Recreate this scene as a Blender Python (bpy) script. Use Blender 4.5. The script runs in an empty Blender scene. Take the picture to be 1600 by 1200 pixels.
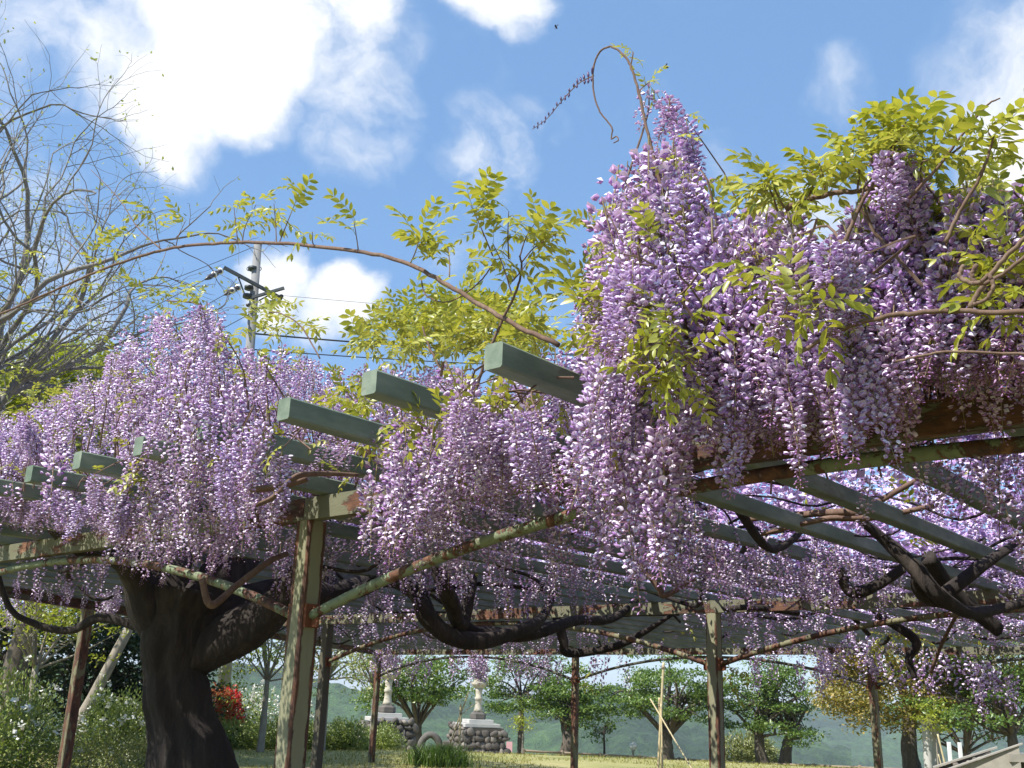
import bpy, bmesh, math, random
import numpy as np
from mathutils import Vector, Matrix
R = math.radians
rng = np.random.default_rng(7)
random.seed(7)
scene = bpy.context.scene
C = scene.collection

# ------------------------------------------------------------------ camera
F, PITCH, ROLL, CAMZ = 1560.0, R(17.35), R(1.95), 1.6
fw = np.array([0, math.cos(PITCH), math.sin(PITCH)])
up0 = np.array([0, -math.sin(PITCH), math.cos(PITCH)])
r0 = np.array([1.0, 0, 0])
rt = math.cos(ROLL) * r0 + math.sin(ROLL) * up0
up = -math.sin(ROLL) * r0 + math.cos(ROLL) * up0
CAM = np.array([0, 0, CAMZ])
cd = bpy.data.cameras.new('camera')
cam = bpy.data.objects.new('camera', cd)
C.objects.link(cam)
cd.sensor_width = 36.0
cd.lens = 36.0 * F / 1600
cd.clip_start, cd.clip_end = 0.05, 20000
m = Matrix.Identity(4)
for i in range(3):
    m[i][0], m[i][1], m[i][2], m[i][3] = rt[i], up[i], -fw[i], CAM[i]
cam.matrix_world = m
scene.camera = cam

# ------------------------------------------------------------------ light
SUN_EL, SUN_AZ = R(52), R(236)          # azimuth clockwise from the view direction (+Y)
sun_dir = Vector((math.sin(SUN_AZ) * math.cos(SUN_EL), math.cos(SUN_AZ) * math.cos(SUN_EL), math.sin(SUN_EL)))
sl = bpy.data.lights.new('sun', 'SUN')
sl.energy, sl.angle, sl.color = 5.0, R(0.53), (1.0, 0.95, 0.88)
sun = bpy.data.objects.new('sun', sl)
C.objects.link(sun)
sun.rotation_euler = (-sun_dir).to_track_quat('-Z', 'Y').to_euler()
scene.view_settings.view_transform = 'Standard'
scene.view_settings.look = 'None'
scene.view_settings.exposure = 0.7
scene.view_settings.gamma = 1
scene.cycles.use_denoising = True
scene.cycles.max_bounces = 6
scene.cycles.transmission_bounces = 4
scene.cycles.diffuse_bounces = 3
scene.cycles.volume_bounces = 0
scene.cycles.caustics_reflective = False
scene.cycles.caustics_refractive = False
scene.cycles.sample_clamp_indirect = 6

# ------------------------------------------------------------------ pixel and pergola coordinates
def ray(x, y):
    d = fw * F + rt * (x - 800) - up * (y - 600)
    return d / np.linalg.norm(d)
def P(x, y, D):                                   # the point at horizontal distance D seen at photo pixel x, y
    d = ray(x, y)
    return CAM + d * D / math.hypot(d[0], d[1])
AZ = R(41.2)
SD = np.array([math.sin(AZ), math.cos(AZ), 0.0])  # along the rafters, away from the viewer
TD = np.array([-math.cos(AZ), math.sin(AZ), 0.0]) # along the beams, to the left
def ST(s, t, z): return SD * s + TD * t + np.array([0, 0, z])
def Ps(x, y, s):                                  # the point on the upright plane s = const
    d = ray(x, y)
    return CAM + d * (s / (d @ SD))
def proj(p):
    v = np.asarray(p, float) - CAM
    z = v @ fw
    return 800 + F * (v @ rt) / z, 600 - F * (v @ up) / z, z
def to_st(p): return float(p @ SD), float(p @ TD)

# ------------------------------------------------------------------ world: Nishita sky with clouds
def N(nt, kind, **kw):
    n = nt.nodes.new(kind)
    for k, v in kw.items():
        if k.startswith('i_'):
            n.inputs[int(k[2:])].default_value = v
        else:
            setattr(n, k, v)
    return n
def L(nt, a, b): nt.links.new(a, b)
def M_(nt, op, a, b=None, c=None):
    n = nt.nodes.new('ShaderNodeMath'); n.operation = op
    for i, v in enumerate((a, b, c)):
        if v is None: continue
        if isinstance(v, (int, float)): n.inputs[i].default_value = v
        else: nt.links.new(v, n.inputs[i])
    return n.outputs[0]
def build_world():
    w = bpy.data.worlds.new('World'); scene.world = w; w.use_nodes = True
    nt = w.node_tree; nt.nodes.clear()
    out = N(nt, 'ShaderNodeOutputWorld'); bg = N(nt, 'ShaderNodeBackground')
    sky = N(nt, 'ShaderNodeTexSky'); sky.sky_type = 'NISHITA'; sky.sun_disc = False
    sky.sun_elevation = SUN_EL; sky.sun_rotation = SUN_AZ
    sky.air_density = 1.0; sky.dust_density = 0.25; sky.ozone_density = 2.2; sky.altitude = 200
    tc = N(nt, 'ShaderNodeTexCoord')
    nz = N(nt, 'ShaderNodeTexNoise'); nz.inputs['Scale'].default_value = 4.2; nz.inputs['Detail'].default_value = 8; nz.inputs['Roughness'].default_value = 0.55
    L(nt, tc.outputs['Generated'], nz.inputs['Vector'])
    sub = N(nt, 'ShaderNodeVectorMath', operation='SUBTRACT'); sub.inputs[1].default_value = (0.5, 0.5, 0.5)
    L(nt, nz.outputs['Color'], sub.inputs[0])
    sc_ = N(nt, 'ShaderNodeVectorMath', operation='SCALE'); sc_.inputs['Scale'].default_value = 0.16
    L(nt, sub.outputs[0], sc_.inputs[0])
    add = N(nt, 'ShaderNodeVectorMath', operation='ADD')
    L(nt, tc.outputs['Generated'], add.inputs[0]); L(nt, sc_.outputs[0], add.inputs[1])
    nrm = N(nt, 'ShaderNodeVectorMath', operation='NORMALIZE'); L(nt, add.outputs[0], nrm.inputs[0])
    blobs = [(405, 60, 115, 1.25), (390, 125, 85, 1.0), (480, 5, 95, 1.0), (360, 0, 70, .9), (430, -100, 190, 1.2), (265, 185, 85, .85), (130, 40, 120, .5),
             (595, 160, 62, .58), (575, 235, 60, .48), (545, -5, 100, .9), (760, 245, 70, .6), (715, 265, 50, .4), (835, 215, 55, .45), (795, 0, 55, .8),
             (452, 455, 55, .85), (548, 500, 60, .85), (690, 365, 75, .42), (640, 325, 40, .35), (1595, 300, 75, .85), (1560, 345, 80, .7), (1270, 385, 110, .42),
             (165, 130, 70, .5), (1310, 150, 55, .26), (60, 480, 110, .4), (930, 180, 50, .3), (1090, 250, 60, .25), (640, 75, 50, .3), (-200, 200, 200, .5),
             (1900, 200, 260, .8), (150, -350, 260, .9), (900, -420, 260, .5), (2200, -100, 300, .7), (-500, 300, 260, .8), (20, 560, 120, .35)]
    tot = None
    for (x, y, r, wgt) in blobs:
        dv = ray(x, y); ca = math.cos(math.atan(r / F) * 1.55)
        dot = N(nt, 'ShaderNodeVectorMath', operation='DOT_PRODUCT'); dot.inputs[1].default_value = tuple(dv)
        L(nt, nrm.outputs[0], dot.inputs[0])
        mr = N(nt, 'ShaderNodeMapRange', interpolation_type='SMOOTHSTEP')
        mr.inputs[1].default_value = ca; mr.inputs[2].default_value = 1; mr.inputs[3].default_value = 0; mr.inputs[4].default_value = wgt
        L(nt, dot.outputs['Value'], mr.inputs[0])
        tot = mr.outputs[0] if tot is None else M_(nt, 'MAXIMUM', tot, mr.outputs[0])
    # the same broken cloud all round, wherever the camera does not look
    n2 = N(nt, 'ShaderNodeTexNoise'); n2.inputs['Scale'].default_value = 3.1; n2.inputs['Detail'].default_value = 9; n2.inputs['Roughness'].default_value = 0.52
    L(nt, nrm.outputs[0], n2.inputs['Vector'])
    gen = N(nt, 'ShaderNodeMapRange', interpolation_type='SMOOTHSTEP'); gen.inputs[1].default_value = .53; gen.inputs[2].default_value = .74; gen.inputs[4].default_value = .8
    L(nt, n2.outputs['Fac'], gen.inputs[0])
    n3 = N(nt, 'ShaderNodeTexNoise'); n3.inputs['Scale'].default_value = 8.5; n3.inputs['Detail'].default_value = 7; n3.inputs['Roughness'].default_value = 0.6
    L(nt, nrm.outputs[0], n3.inputs['Vector'])
    wisp = M_(nt, 'MULTIPLY', M_(nt, 'SUBTRACT', n3.outputs['Fac'], .52), 3.0)
    dens = M_(nt, 'ADD', M_(nt, 'MAXIMUM', tot, M_(nt, 'MULTIPLY', gen.outputs[0], .55)), M_(nt, 'MULTIPLY', wisp, M_(nt, 'ADD', tot, .25)))
    mask = N(nt, 'ShaderNodeMapRange', interpolation_type='SMOOTHSTEP'); mask.inputs[1].default_value = .10; mask.inputs[2].default_value = .98
    L(nt, dens, mask.inputs[0])
    even = N(nt, 'ShaderNodeMixRGB'); even.inputs['Fac'].default_value = .62; even.inputs['Color2'].default_value = (.95, 1.85, 3.35, 1)   # flat blue mixed in over the whole sky, tames the bright horizon
    L(nt, sky.outputs[0], even.inputs['Color1'])
    mix = N(nt, 'ShaderNodeMixRGB'); mix.inputs['Color2'].default_value = (4.5, 4.6, 4.75, 1)
    L(nt, mask.outputs[0], mix.inputs['Fac']); L(nt, even.outputs[0], mix.inputs['Color1'])
    L(nt, mix.outputs[0], bg.inputs['Color']); bg.inputs['Strength'].default_value = 0.15
    L(nt, bg.outputs[0], out.inputs['Surface'])
build_world()

# ------------------------------------------------------------------ materials
MATS = {}
def new_mat(name):
    mt = bpy.data.materials.new(name); mt.use_nodes = True
    nt = mt.node_tree; b = nt.nodes['Principled BSDF']
    MATS[name] = mt
    return mt, nt, b
def ramp(nt, fac, stops):
    r = N(nt, 'ShaderNodeValToRGB'); e = r.color_ramp.elements
    while len(e) < len(stops): e.new(0.5)
    for k, (p, c) in enumerate(stops):
        e[k].position = p; e[k].color = (*c, 1) if len(c) == 3 else c
    L(nt, fac, r.inputs['Fac']); return r.outputs['Color']
def noise(nt, scale, detail=6, rough=.6, vec=None, dist=0):
    n = N(nt, 'ShaderNodeTexNoise'); n.inputs['Scale'].default_value = scale; n.inputs['Detail'].default_value = detail
    n.inputs['Roughness'].default_value = rough; n.inputs['Distortion'].default_value = dist
    if vec is not None: L(nt, vec, n.inputs['Vector'])
    return n.outputs['Fac']
def mixc(nt, fac, a, b, blend='MIX'):
    n = N(nt, 'ShaderNodeMixRGB', blend_type=blend)
    for k, v in (('Fac', fac), ('Color1', a), ('Color2', b)):
        if isinstance(v, (int, float)): n.inputs[k].default_value = v
        elif isinstance(v, tuple): n.inputs[k].default_value = (*v, 1)
        else: L(nt, v, n.inputs[k])
    return n.outputs[0]
def bump(nt, b, h, strength=.5, dist=.01):
    n = N(nt, 'ShaderNodeBump'); n.inputs['Strength'].default_value = strength; n.inputs['Distance'].default_value = dist
    L(nt, h, n.inputs['Height']); L(nt, n.outputs[0], b.inputs['Normal'])
def objcoord(nt, scale=(1, 1, 1)):
    tc = N(nt, 'ShaderNodeTexCoord'); mp = N(nt, 'ShaderNodeMapping'); mp.inputs['Scale'].default_value = scale
    L(nt, tc.outputs['Object'], mp.inputs['Vector'])
    oi = N(nt, 'ShaderNodeObjectInfo')
    ad = N(nt, 'ShaderNodeVectorMath', operation='ADD')
    cb = N(nt, 'ShaderNodeCombineXYZ')
    L(nt, M_(nt, 'MULTIPLY', oi.outputs['Random'], 40), cb.inputs[0])
    L(nt, mp.outputs[0], ad.inputs[0]); L(nt, cb.outputs[0], ad.inputs[1])
    return ad.outputs[0], tc.outputs['Object'], oi.outputs['Random']

def mat_rusty(name, paint, rust_amt, scale=(1, 1, 1), corner=False):
    mt, nt, b = new_mat(name)
    v, o, rnd = objcoord(nt, scale)
    n1 = noise(nt, 5, 9, .68, v, .6); n2 = noise(nt, 22, 8, .7, v); n3 = noise(nt, 90, 4, .6, v)
    fac = M_(nt, 'ADD', n1, M_(nt, 'MULTIPLY', M_(nt, 'SUBTRACT', n2, .5), .35))
    if corner:                                   # rust follows the arrises of a square post
        sx = N(nt, 'ShaderNodeSeparateXYZ'); L(nt, o, sx.inputs[0])
        ax = M_(nt, 'ABSOLUTE', sx.outputs[0]); ay = M_(nt, 'ABSOLUTE', sx.outputs[1])
        e = M_(nt, 'MULTIPLY', M_(nt, 'SUBTRACT', M_(nt, 'ADD', ax, ay), .066), 10.0)
        fac = M_(nt, 'ADD', fac, M_(nt, 'MULTIPLY', M_(nt, 'MINIMUM', M_(nt, 'MAXIMUM', e, -.04), .24), M_(nt, 'MULTIPLY', noise(nt, 7, 6, .7, v, 1.0), 1.9)))
    mk = N(nt, 'ShaderNodeMapRange'); mk.inputs[1].default_value = rust_amt; mk.inputs[2].default_value = rust_amt + .035; L(nt, fac, mk.inputs[0])
    pcol = mixc(nt, n2, paint, tuple(c * .55 for c in paint))
    pcol = mixc(nt, M_(nt, 'MULTIPLY', noise(nt, 3, 5, .5, v), .55), pcol, (.17, .16, .10))
    rcol = ramp(nt, n2, [(.3, (.022, .011, .008)), (.46, (.062, .027, .016)), (.58, (.125, .052, .026)), (.70, (.25, .135, .07))])
    L(nt, mixc(nt, mk.outputs[0], pcol, rcol), b.inputs['Base Color'])
    b.inputs['Roughness'].default_value = .72
    h = M_(nt, 'ADD', M_(nt, 'MULTIPLY', mk.outputs[0], -.5), M_(nt, 'ADD', M_(nt, 'MULTIPLY', n2, .5), M_(nt, 'MULTIPLY', n3, .25)))
    bump(nt, b, h, .8, .006)
    return mt
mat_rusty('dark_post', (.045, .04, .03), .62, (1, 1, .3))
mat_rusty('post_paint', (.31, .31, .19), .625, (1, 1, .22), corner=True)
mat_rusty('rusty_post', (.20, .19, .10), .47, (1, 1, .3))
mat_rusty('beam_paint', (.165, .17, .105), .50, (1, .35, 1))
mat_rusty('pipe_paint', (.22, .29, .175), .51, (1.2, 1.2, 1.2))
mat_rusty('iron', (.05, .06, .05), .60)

def mat_rafter():
    mt, nt, b = new_mat('rafter_paint')
    v, o, rnd = objcoord(nt, (.35, 1, 1))
    n1 = noise(nt, 9, 8, .65, v); n2 = noise(nt, 40, 6, .7, v); n0 = noise(nt, 2.2, 4, .5, v)
    c = ramp(nt, n1, [(.25, (.05, .065, .05)), (.43, (.11, .155, .108)), (.57, (.18, .225, .165)), (.75, (.34, .36, .29))])
    c = mixc(nt, M_(nt, 'MULTIPLY', M_(nt, 'GREATER_THAN', M_(nt, 'ADD', n0, M_(nt, 'MULTIPLY', n2, .25)), .72), .55), c, (.10, .095, .07))
    c = mixc(nt, M_(nt, 'MULTIPLY', rnd, .35), c, (.20, .24, .20))
    L(nt, c, b.inputs['Base Color']); b.inputs['Roughness'].default_value = .7
    bump(nt, b, M_(nt, 'ADD', n1, M_(nt, 'MULTIPLY', n2, .5)), .5, .004)
mat_rafter()

def mat_bark(name, cols, scale=1.0, stretch=.25, strength=1.0, dist=.02):
    mt, nt, b = new_mat(name)
    v, o, rnd = objcoord(nt, (scale, scale, scale * stretch))
    n1 = noise(nt, 14, 9, .7, v, .8); n2 = noise(nt, 3, 5, .6, v)
    c = ramp(nt, M_(nt, 'ADD', M_(nt, 'MULTIPLY', n1, .7), M_(nt, 'MULTIPLY', n2, .3)), [(.3, cols[0]), (.5, cols[1]), (.7, cols[2])])
    L(nt, c, b.inputs['Base Color']); b.inputs['Roughness'].default_value = .9
    bump(nt, b, n1, strength, dist)
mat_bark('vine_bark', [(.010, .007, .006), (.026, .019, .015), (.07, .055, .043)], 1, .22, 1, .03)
mat_bark('twig_bark', [(.07, .04, .028), (.14, .085, .06), (.24, .17, .12)], 2, .5, .5, .003)
mat_bark('tree_bark', [(.03, .024, .018), (.085, .068, .052), (.17, .145, .115)], 1, .3, .8, .02)
mat_bark('pale_bark', [(.13, .11, .085), (.25, .22, .175), (.38, .35, .29)], 1, .3, .5, .01)
mat_bark('grey_twig', [(.10, .095, .09), (.18, .17, .16), (.28, .26, .24)], 1, .4, .3, .005)

def mat_petal():
    mt, nt, b = new_mat('wisteria_petal')
    nt.nodes.remove(b)
    out = nt.nodes['Material Output']
    at = N(nt, 'ShaderNodeVertexColor'); at.layer_name = 'col'
    oi = N(nt, 'ShaderNodeObjectInfo')
    tint = ramp(nt, oi.outputs['Random'], [(0, (.86, .84, .98)), (.5, (1.0, .95, 1.0)), (1, (1.0, .98, 1.06))])
    col = mixc(nt, 1.0, at.outputs['Color'], tint, 'MULTIPLY')
    d = N(nt, 'ShaderNodeBsdfDiffuse'); t = N(nt, 'ShaderNodeBsdfTranslucent'); g = N(nt, 'ShaderNodeBsdfGlossy')
    L(nt, col, d.inputs['Color'])
    tcol = mixc(nt, 1.0, col, (.95, .74, .98), 'MULTIPLY'); L(nt, tcol, t.inputs['Color'])
    g.inputs['Roughness'].default_value = .45; g.inputs['Color'].default_value = (.9, .9, 1, 1)
    m1 = N(nt, 'ShaderNodeMixShader'); m1.inputs[0].default_value = .17
    L(nt, d.outputs[0], m1.inputs[1]); L(nt, t.outputs[0], m1.inputs[2])
    m2 = N(nt, 'ShaderNodeMixShader'); m2.inputs[0].default_value = .03
    L(nt, m1.outputs[0], m2.inputs[1]); L(nt, g.outputs[0], m2.inputs[2])
    L(nt, m2.outputs[0], out.inputs['Surface'])
mat_petal()
def mat_leaf(name, stops, trans=.4, tmul=(1.1, 1.15, .55), gloss=.05, scale=1.6):
    mt, nt, b = new_mat(name)
    nt.nodes.remove(b)
    out = nt.nodes['Material Output']
    ge = N(nt, 'ShaderNodeNewGeometry')
    tc = N(nt, 'ShaderNodeTexCoord')
    n1 = noise(nt, scale, 3, .6, tc.outputs['Object'])
    f = M_(nt, 'ADD', M_(nt, 'MULTIPLY', ge.outputs['Random Per Island'], .55), M_(nt, 'MULTIPLY', n1, .5))
    col = ramp(nt, f, stops)
    d = N(nt, 'ShaderNodeBsdfDiffuse'); t = N(nt, 'ShaderNodeBsdfTranslucent'); g = N(nt, 'ShaderNodeBsdfGlossy')
    L(nt, col, d.inputs['Color']); L(nt, mixc(nt, 1.0, col, tmul, 'MULTIPLY'), t.inputs['Color'])
    g.inputs['Roughness'].default_value = .4
    m1 = N(nt, 'ShaderNodeMixShader'); m1.inputs[0].default_value = trans
    L(nt, d.outputs[0], m1.inputs[1]); L(nt, t.outputs[0], m1.inputs[2])
    m2 = N(nt, 'ShaderNodeMixShader'); m2.inputs[0].default_value = gloss
    L(nt, m1.outputs[0], m2.inputs[1]); L(nt, g.outputs[0], m2.inputs[2])
    L(nt, m2.outputs[0], out.inputs['Surface'])
mat_leaf('young_leaf', [(.1, (.17, .21, .025)), (.45, (.33, .36, .045)), (.8, (.47, .46, .09)), (1, (.54, .48, .15))], .42, (1.15, 1.1, .6), .06, 5)
mat_leaf('cherry_leaf', [(.1, (.04, .09, .018)), (.5, (.11, .19, .04)), (.9, (.22, .29, .07))], .35)
mat_leaf('yellow_leaf', [(.1, (.14, .18, .015)), (.5, (.30, .34, .03)), (.9, (.46, .45, .07))], .4)
mat_leaf('bronze_leaf', [(.1, (.06, .07, .016)), (.45, (.20, .18, .04)), (.75, (.36, .27, .07)), (1, (.44, .32, .09))], .25)
mat_leaf('dark_leaf', [(.1, (.012, .022, .009)), (.5, (.028, .05, .018)), (.9, (.06, .09, .03))], .2)
mat_leaf('bush_leaf', [(.1, (.09, .14, .03)), (.5, (.20, .26, .065)), (.9, (.34, .37, .12))], .3)
mat_leaf('clipped_leaf', [(.1, (.10, .12, .03)), (.5, (.19, .21, .065)), (.9, (.29, .30, .11))], .25)
mat_leaf('pale_leaf', [(.1, (.20, .24, .07)), (.5, (.33, .36, .14)), (.9, (.46, .47, .24))], .4)
mat_leaf('white_flower', [(.1, (.72, .72, .64)), (.9, (.84, .83, .78))], .25, (1, 1, .95))
mat_leaf('red_flower', [(.1, (.55, .02, .03)), (.5, (.72, .04, .05)), (.9, (.80, .12, .08))], .3, (1, .5, .5))
mat_leaf('orange_flower', [(.1, (.38, .09, .03)), (.5, (.52, .15, .05)), (.9, (.60, .22, .08))], .3, (1, .6, .5))
mat_leaf('dark_bud', [(.1, (.05, .03, .08)), (.9, (.12, .07, .17))], .1, (1, .7, 1))
mat_leaf('grass_blade', [(.1, (.15, .17, .035)), (.5, (.29, .28, .08)), (.9, (.42, .37, .15))], .3, (1, 1, .6), .02, .6)
mat_leaf('green_grass', [(.1, (.05, .11, .015)), (.5, (.11, .20, .03)), (.9, (.2, .29, .06))], .3)

def mat_plain(name, col, rough=.7, metal=0, var=.25, scale=12, bmp=.2, bd=.004):
    mt, nt, b = new_mat(name)
    v, o, rnd = objcoord(nt)
    n1 = noise(nt, scale, 7, .65, v)
    c = mixc(nt, n1, tuple(x * (1 + var) for x in col), tuple(x * (1 - var) for x in col))
    if name == 'boulder': c = mixc(nt, 1.0, c, ramp(nt, rnd, [(0, (.42, .40, .38)), (.6, (.85, .82, .80)), (.85, (1.2, 1.15, 1.1)), (1, (1.9, 1.85, 1.75))]), 'MULTIPLY')
    L(nt, c, b.inputs['Base Color']); b.inputs['Roughness'].default_value = rough; b.inputs['Metallic'].default_value = metal
    bump(nt, b, n1, bmp, bd)
mat_plain('concrete', (.42, .41, .38), .85, 0, .25, 8)
mat_plain('pole_concrete', (.20, .20, .20), .85, 0, .25, 8)
mat_plain('unseen_soil', (.10, .078, .055), .95, 0, .4, 3, .6, .03)
mat_plain('granite', (.46, .45, .42), .8, 0, .25, 30)
mat_plain('lantern_stone', (.44, .40, .32), .85, 0, .4, 14, .5, .01)
mat_plain('dark_stone', (.11, .10, .088), .9, 0, .45, 9, .6, .015)
mat_plain('boulder', (.15, .138, .122), .88, 0, .5, 6, .6, .02)
mat_plain('mortar', (.085, .075, .06), .95, 0, .3, 14, .5, .01)
mat_plain('weathered_wall', (.30, .28, .235), .9, 0, .4, 6, .4, .01)
mat_plain('dark_steel', (.035, .045, .05), .55, .2, .3, 12)
mat_plain('insulator_white', (.75, .74, .70), .3, 0, .1)
mat_plain('insulator_dark', (.05, .04, .04), .4, 0, .2)
mat_plain('cable', (.025, .027, .03), .6, 0, .1)
mat_plain('bamboo', (.50, .42, .24), .6, 0, .3, 20)
mat_plain('log', (.26, .20, .14), .85, 0, .4, 10)
mat_plain('white_paint', (.72, .72, .70), .6, 0, .1)
mat_plain('pink_paint', (.62, .34, .36), .7, 0, .15)
mat_plain('glass_globe', (.8, .8, .78), .2, 0, .05)
mat_plain('bee_black', (.012, .010, .010), .4, 0, .2)
mat_plain('bee_wing', (.10, .09, .10), .3, 0, .1)
mat_plain('bracket', (.16, .055, .025), .9, 0, .5, 30, .8, .006)

def mat_ground():
    mt, nt, b = new_mat('grass_ground')
    tc = N(nt, 'ShaderNodeTexCoord')
    n1 = noise(nt, .35, 6, .6, tc.outputs['Object']); n2 = noise(nt, 6, 8, .7, tc.outputs['Object'])
    c = ramp(nt, M_(nt, 'ADD', M_(nt, 'MULTIPLY', n1, .6), M_(nt, 'MULTIPLY', n2, .4)), [(.35, (.15, .17, .045)), (.5, (.27, .26, .085)), (.65, (.38, .33, .15))])
    L(nt, c, b.inputs['Base Color']); b.inputs['Roughness'].default_value = .95
    bump(nt, b, n2, .8, .06)
    mt, nt, b = new_mat('path_gravel')
    tc = N(nt, 'ShaderNodeTexCoord')
    n2 = noise(nt, 20, 8, .7, tc.outputs['Object'])
    L(nt, ramp(nt, n2, [(.3, (.40, .36, .30)), (.7, (.58, .54, .47))]), b.inputs['Base Color']); b.inputs['Roughness'].default_value = .95
    mt, nt, b = new_mat('hill_forest')
    tc = N(nt, 'ShaderNodeTexCoord')
    vo = N(nt, 'ShaderNodeTexVoronoi'); vo.inputs['Scale'].default_value = .055; L(nt, tc.outputs['Object'], vo.inputs['Vector'])
    n1 = noise(nt, .006, 6, .6, tc.outputs['Object']); n2 = noise(nt, .12, 6, .7, tc.outputs['Object'])
    f = M_(nt, 'ADD', M_(nt, 'MULTIPLY', n1, .5), M_(nt, 'ADD', M_(nt, 'MULTIPLY', n2, .35), M_(nt, 'MULTIPLY', vo.outputs['Distance'], .012)))
    L(nt, ramp(nt, f, [(.38, (.018, .05, .014)), (.5, (.075, .15, .04)), (.60, (.20, .27, .07))]), b.inputs['Base Color'])
    b.inputs['Roughness'].default_value = 1
    bump(nt, b, M_(nt, 'ADD', vo.outputs['Distance'], M_(nt, 'MULTIPLY', n2, 8)), 1, 1.2)
mat_ground()

# ------------------------------------------------------------------ mesh helpers
class MB:
    def __init__(s): s.v, s.f, s.c, s.n = [], [], [], 0
    def add(s, v, f, col=None):
        v = np.asarray(v, float)
        s.v.append(v); s.f.extend([tuple(int(i) + s.n for i in q) for q in f])
        if col is not None:
            col = np.asarray(col, float)
            s.c.append(np.tile(col, (len(v), 1)) if col.ndim == 1 else col)
        s.n += len(v)
    def box(s, c, d, ax=None, bev=0):
        c = np.asarray(c, float); d = np.asarray(d, float) / 2
        ax = np.eye(3) if ax is None else np.asarray(ax, float)
        k = np.array([[i, j, l] for i in (-1, 1) for j in (-1, 1) for l in (-1, 1)], float)
        s.add(c + (k * d) @ ax, [(0, 1, 3, 2), (4, 6, 7, 5), (0, 4, 5, 1), (2, 3, 7, 6), (0, 2, 6, 4), (1, 5, 7, 3)])
    def tube(s, pts, rad, n=8, cap=True, col=None, wob=0):
        pts = np.asarray(pts, float); rad = np.broadcast_to(np.asarray(rad, float), (len(pts),))
        tg = np.gradient(pts, axis=0); tg /= np.maximum(np.linalg.norm(tg, axis=1)[:, None], 1e-9)
        ref = np.array([0, 0, 1.0]) if abs(tg[0][2]) < .9 else np.array([1.0, 0, 0])
        u = np.cross(tg[0], ref); u /= np.linalg.norm(u)
        V = []
        for i in range(len(pts)):
            u = u - tg[i] * (u @ tg[i]); u /= max(np.linalg.norm(u), 1e-9)
            w = np.cross(tg[i], u)
            a = np.arange(n) * 2 * math.pi / n
            rr = rad[i] * (1 + wob * rng.normal(size=n)) if wob else rad[i]
            V.append(pts[i] + (np.cos(a) * rr)[:, None] * u + (np.sin(a) * rr)[:, None] * w)
        V = np.concatenate(V); Fs = []
        for i in range(len(pts) - 1):
            for j in range(n):
                k = (j + 1) % n
                Fs.append((i * n + j, i * n + k, (i + 1) * n + k, (i + 1) * n + j))
        if cap: Fs += [tuple(range(n))[::-1], tuple((len(pts) - 1) * n + j for j in range(n))]
        s.add(V, Fs, col)
    def lathe(s, prof, n=12, o=(0, 0, 0), square=False, rot=0):
        o = np.asarray(o, float); V = []; a = np.arange(n) * 2 * math.pi / n + rot
        for (r, z) in prof: V.append(np.stack([o[0] + np.cos(a) * r, o[1] + np.sin(a) * r, np.full(n, o[2] + z)], 1))
        Fs = [(i * n + j, i * n + (j + 1) % n, (i + 1) * n + (j + 1) % n, (i + 1) * n + j) for i in range(len(prof) - 1) for j in range(n)]
        Fs += [tuple(range(n))[::-1], tuple((len(prof) - 1) * n + j for j in range(n))]
        s.add(np.concatenate(V), Fs)
    def mesh(s, name, smooth=False):
        me = bpy.data.meshes.new(name)
        V = np.concatenate(s.v); me.from_pydata(V.tolist(), [], s.f)
        if s.c:
            a = me.color_attributes.new('col', 'FLOAT_COLOR', 'POINT')
            cc = np.concatenate(s.c); cc = np.concatenate([cc, np.ones((len(cc), 1))], 1)
            a.data.foreach_set('color', cc.astype(np.float32).ravel())
        if smooth: me.polygons.foreach_set('use_smooth', [True] * len(me.polygons))
        me.update(); return me
    def build(s, name, mat, parent=None, smooth=False, bevel=0):
        return obj(name, s.mesh(name, smooth), mat, parent, bevel)
def obj(name, me, mat, parent=None, bevel=0):
    if mat and not me.materials: me.materials.append(MATS[mat])
    o = bpy.data.objects.new(name, me); C.objects.link(o)
    if parent is not None:
        o.parent = parent
        o.matrix_parent_inverse = parent.matrix_basis.inverted()
    if bevel:
        b = o.modifiers.new('bevel', 'BEVEL'); b.width = bevel; b.segments = 2; b.limit_method = 'ANGLE'
    return o
def fast_mesh(name, V, T, col=None, smooth=False):
    """triangles (or quads) from arrays"""
    me = bpy.data.meshes.new(name); k = T.shape[1]
    me.vertices.add(len(V)); me.vertices.foreach_set('co', V.astype(np.float32).ravel())
    me.loops.add(T.size); me.loops.foreach_set('vertex_index', T.astype(np.int32).ravel())
    me.polygons.add(len(T)); me.polygons.foreach_set('loop_start', (np.arange(len(T)) * k).astype(np.int32))
    if smooth: me.polygons.foreach_set('use_smooth', np.ones(len(T), bool))
    me.update(calc_edges=True)
    if col is not None:
        a = me.color_attributes.new('col', 'FLOAT_COLOR', 'POINT')
        a.data.foreach_set('color', np.concatenate([col, np.ones((len(col), 1))], 1).astype(np.float32).ravel())
    return me
def thing(name, label, cat, loc=(0, 0, 0), group=None):
    o = bpy.data.objects.new(name, None); C.objects.link(o); o.location = tuple(loc)
    o.empty_display_size = .1
    o['label'] = label; o['category'] = cat
    if group: o['group'] = group
    return o
def tag(o, label, cat, group=None):
    o['label'] = label; o['category'] = cat
    if group: o['group'] = group
    return o
def structure(o): o['kind'] = 'structure'; return o
def stuff(o): o['kind'] = 'stuff'; return o
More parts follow.
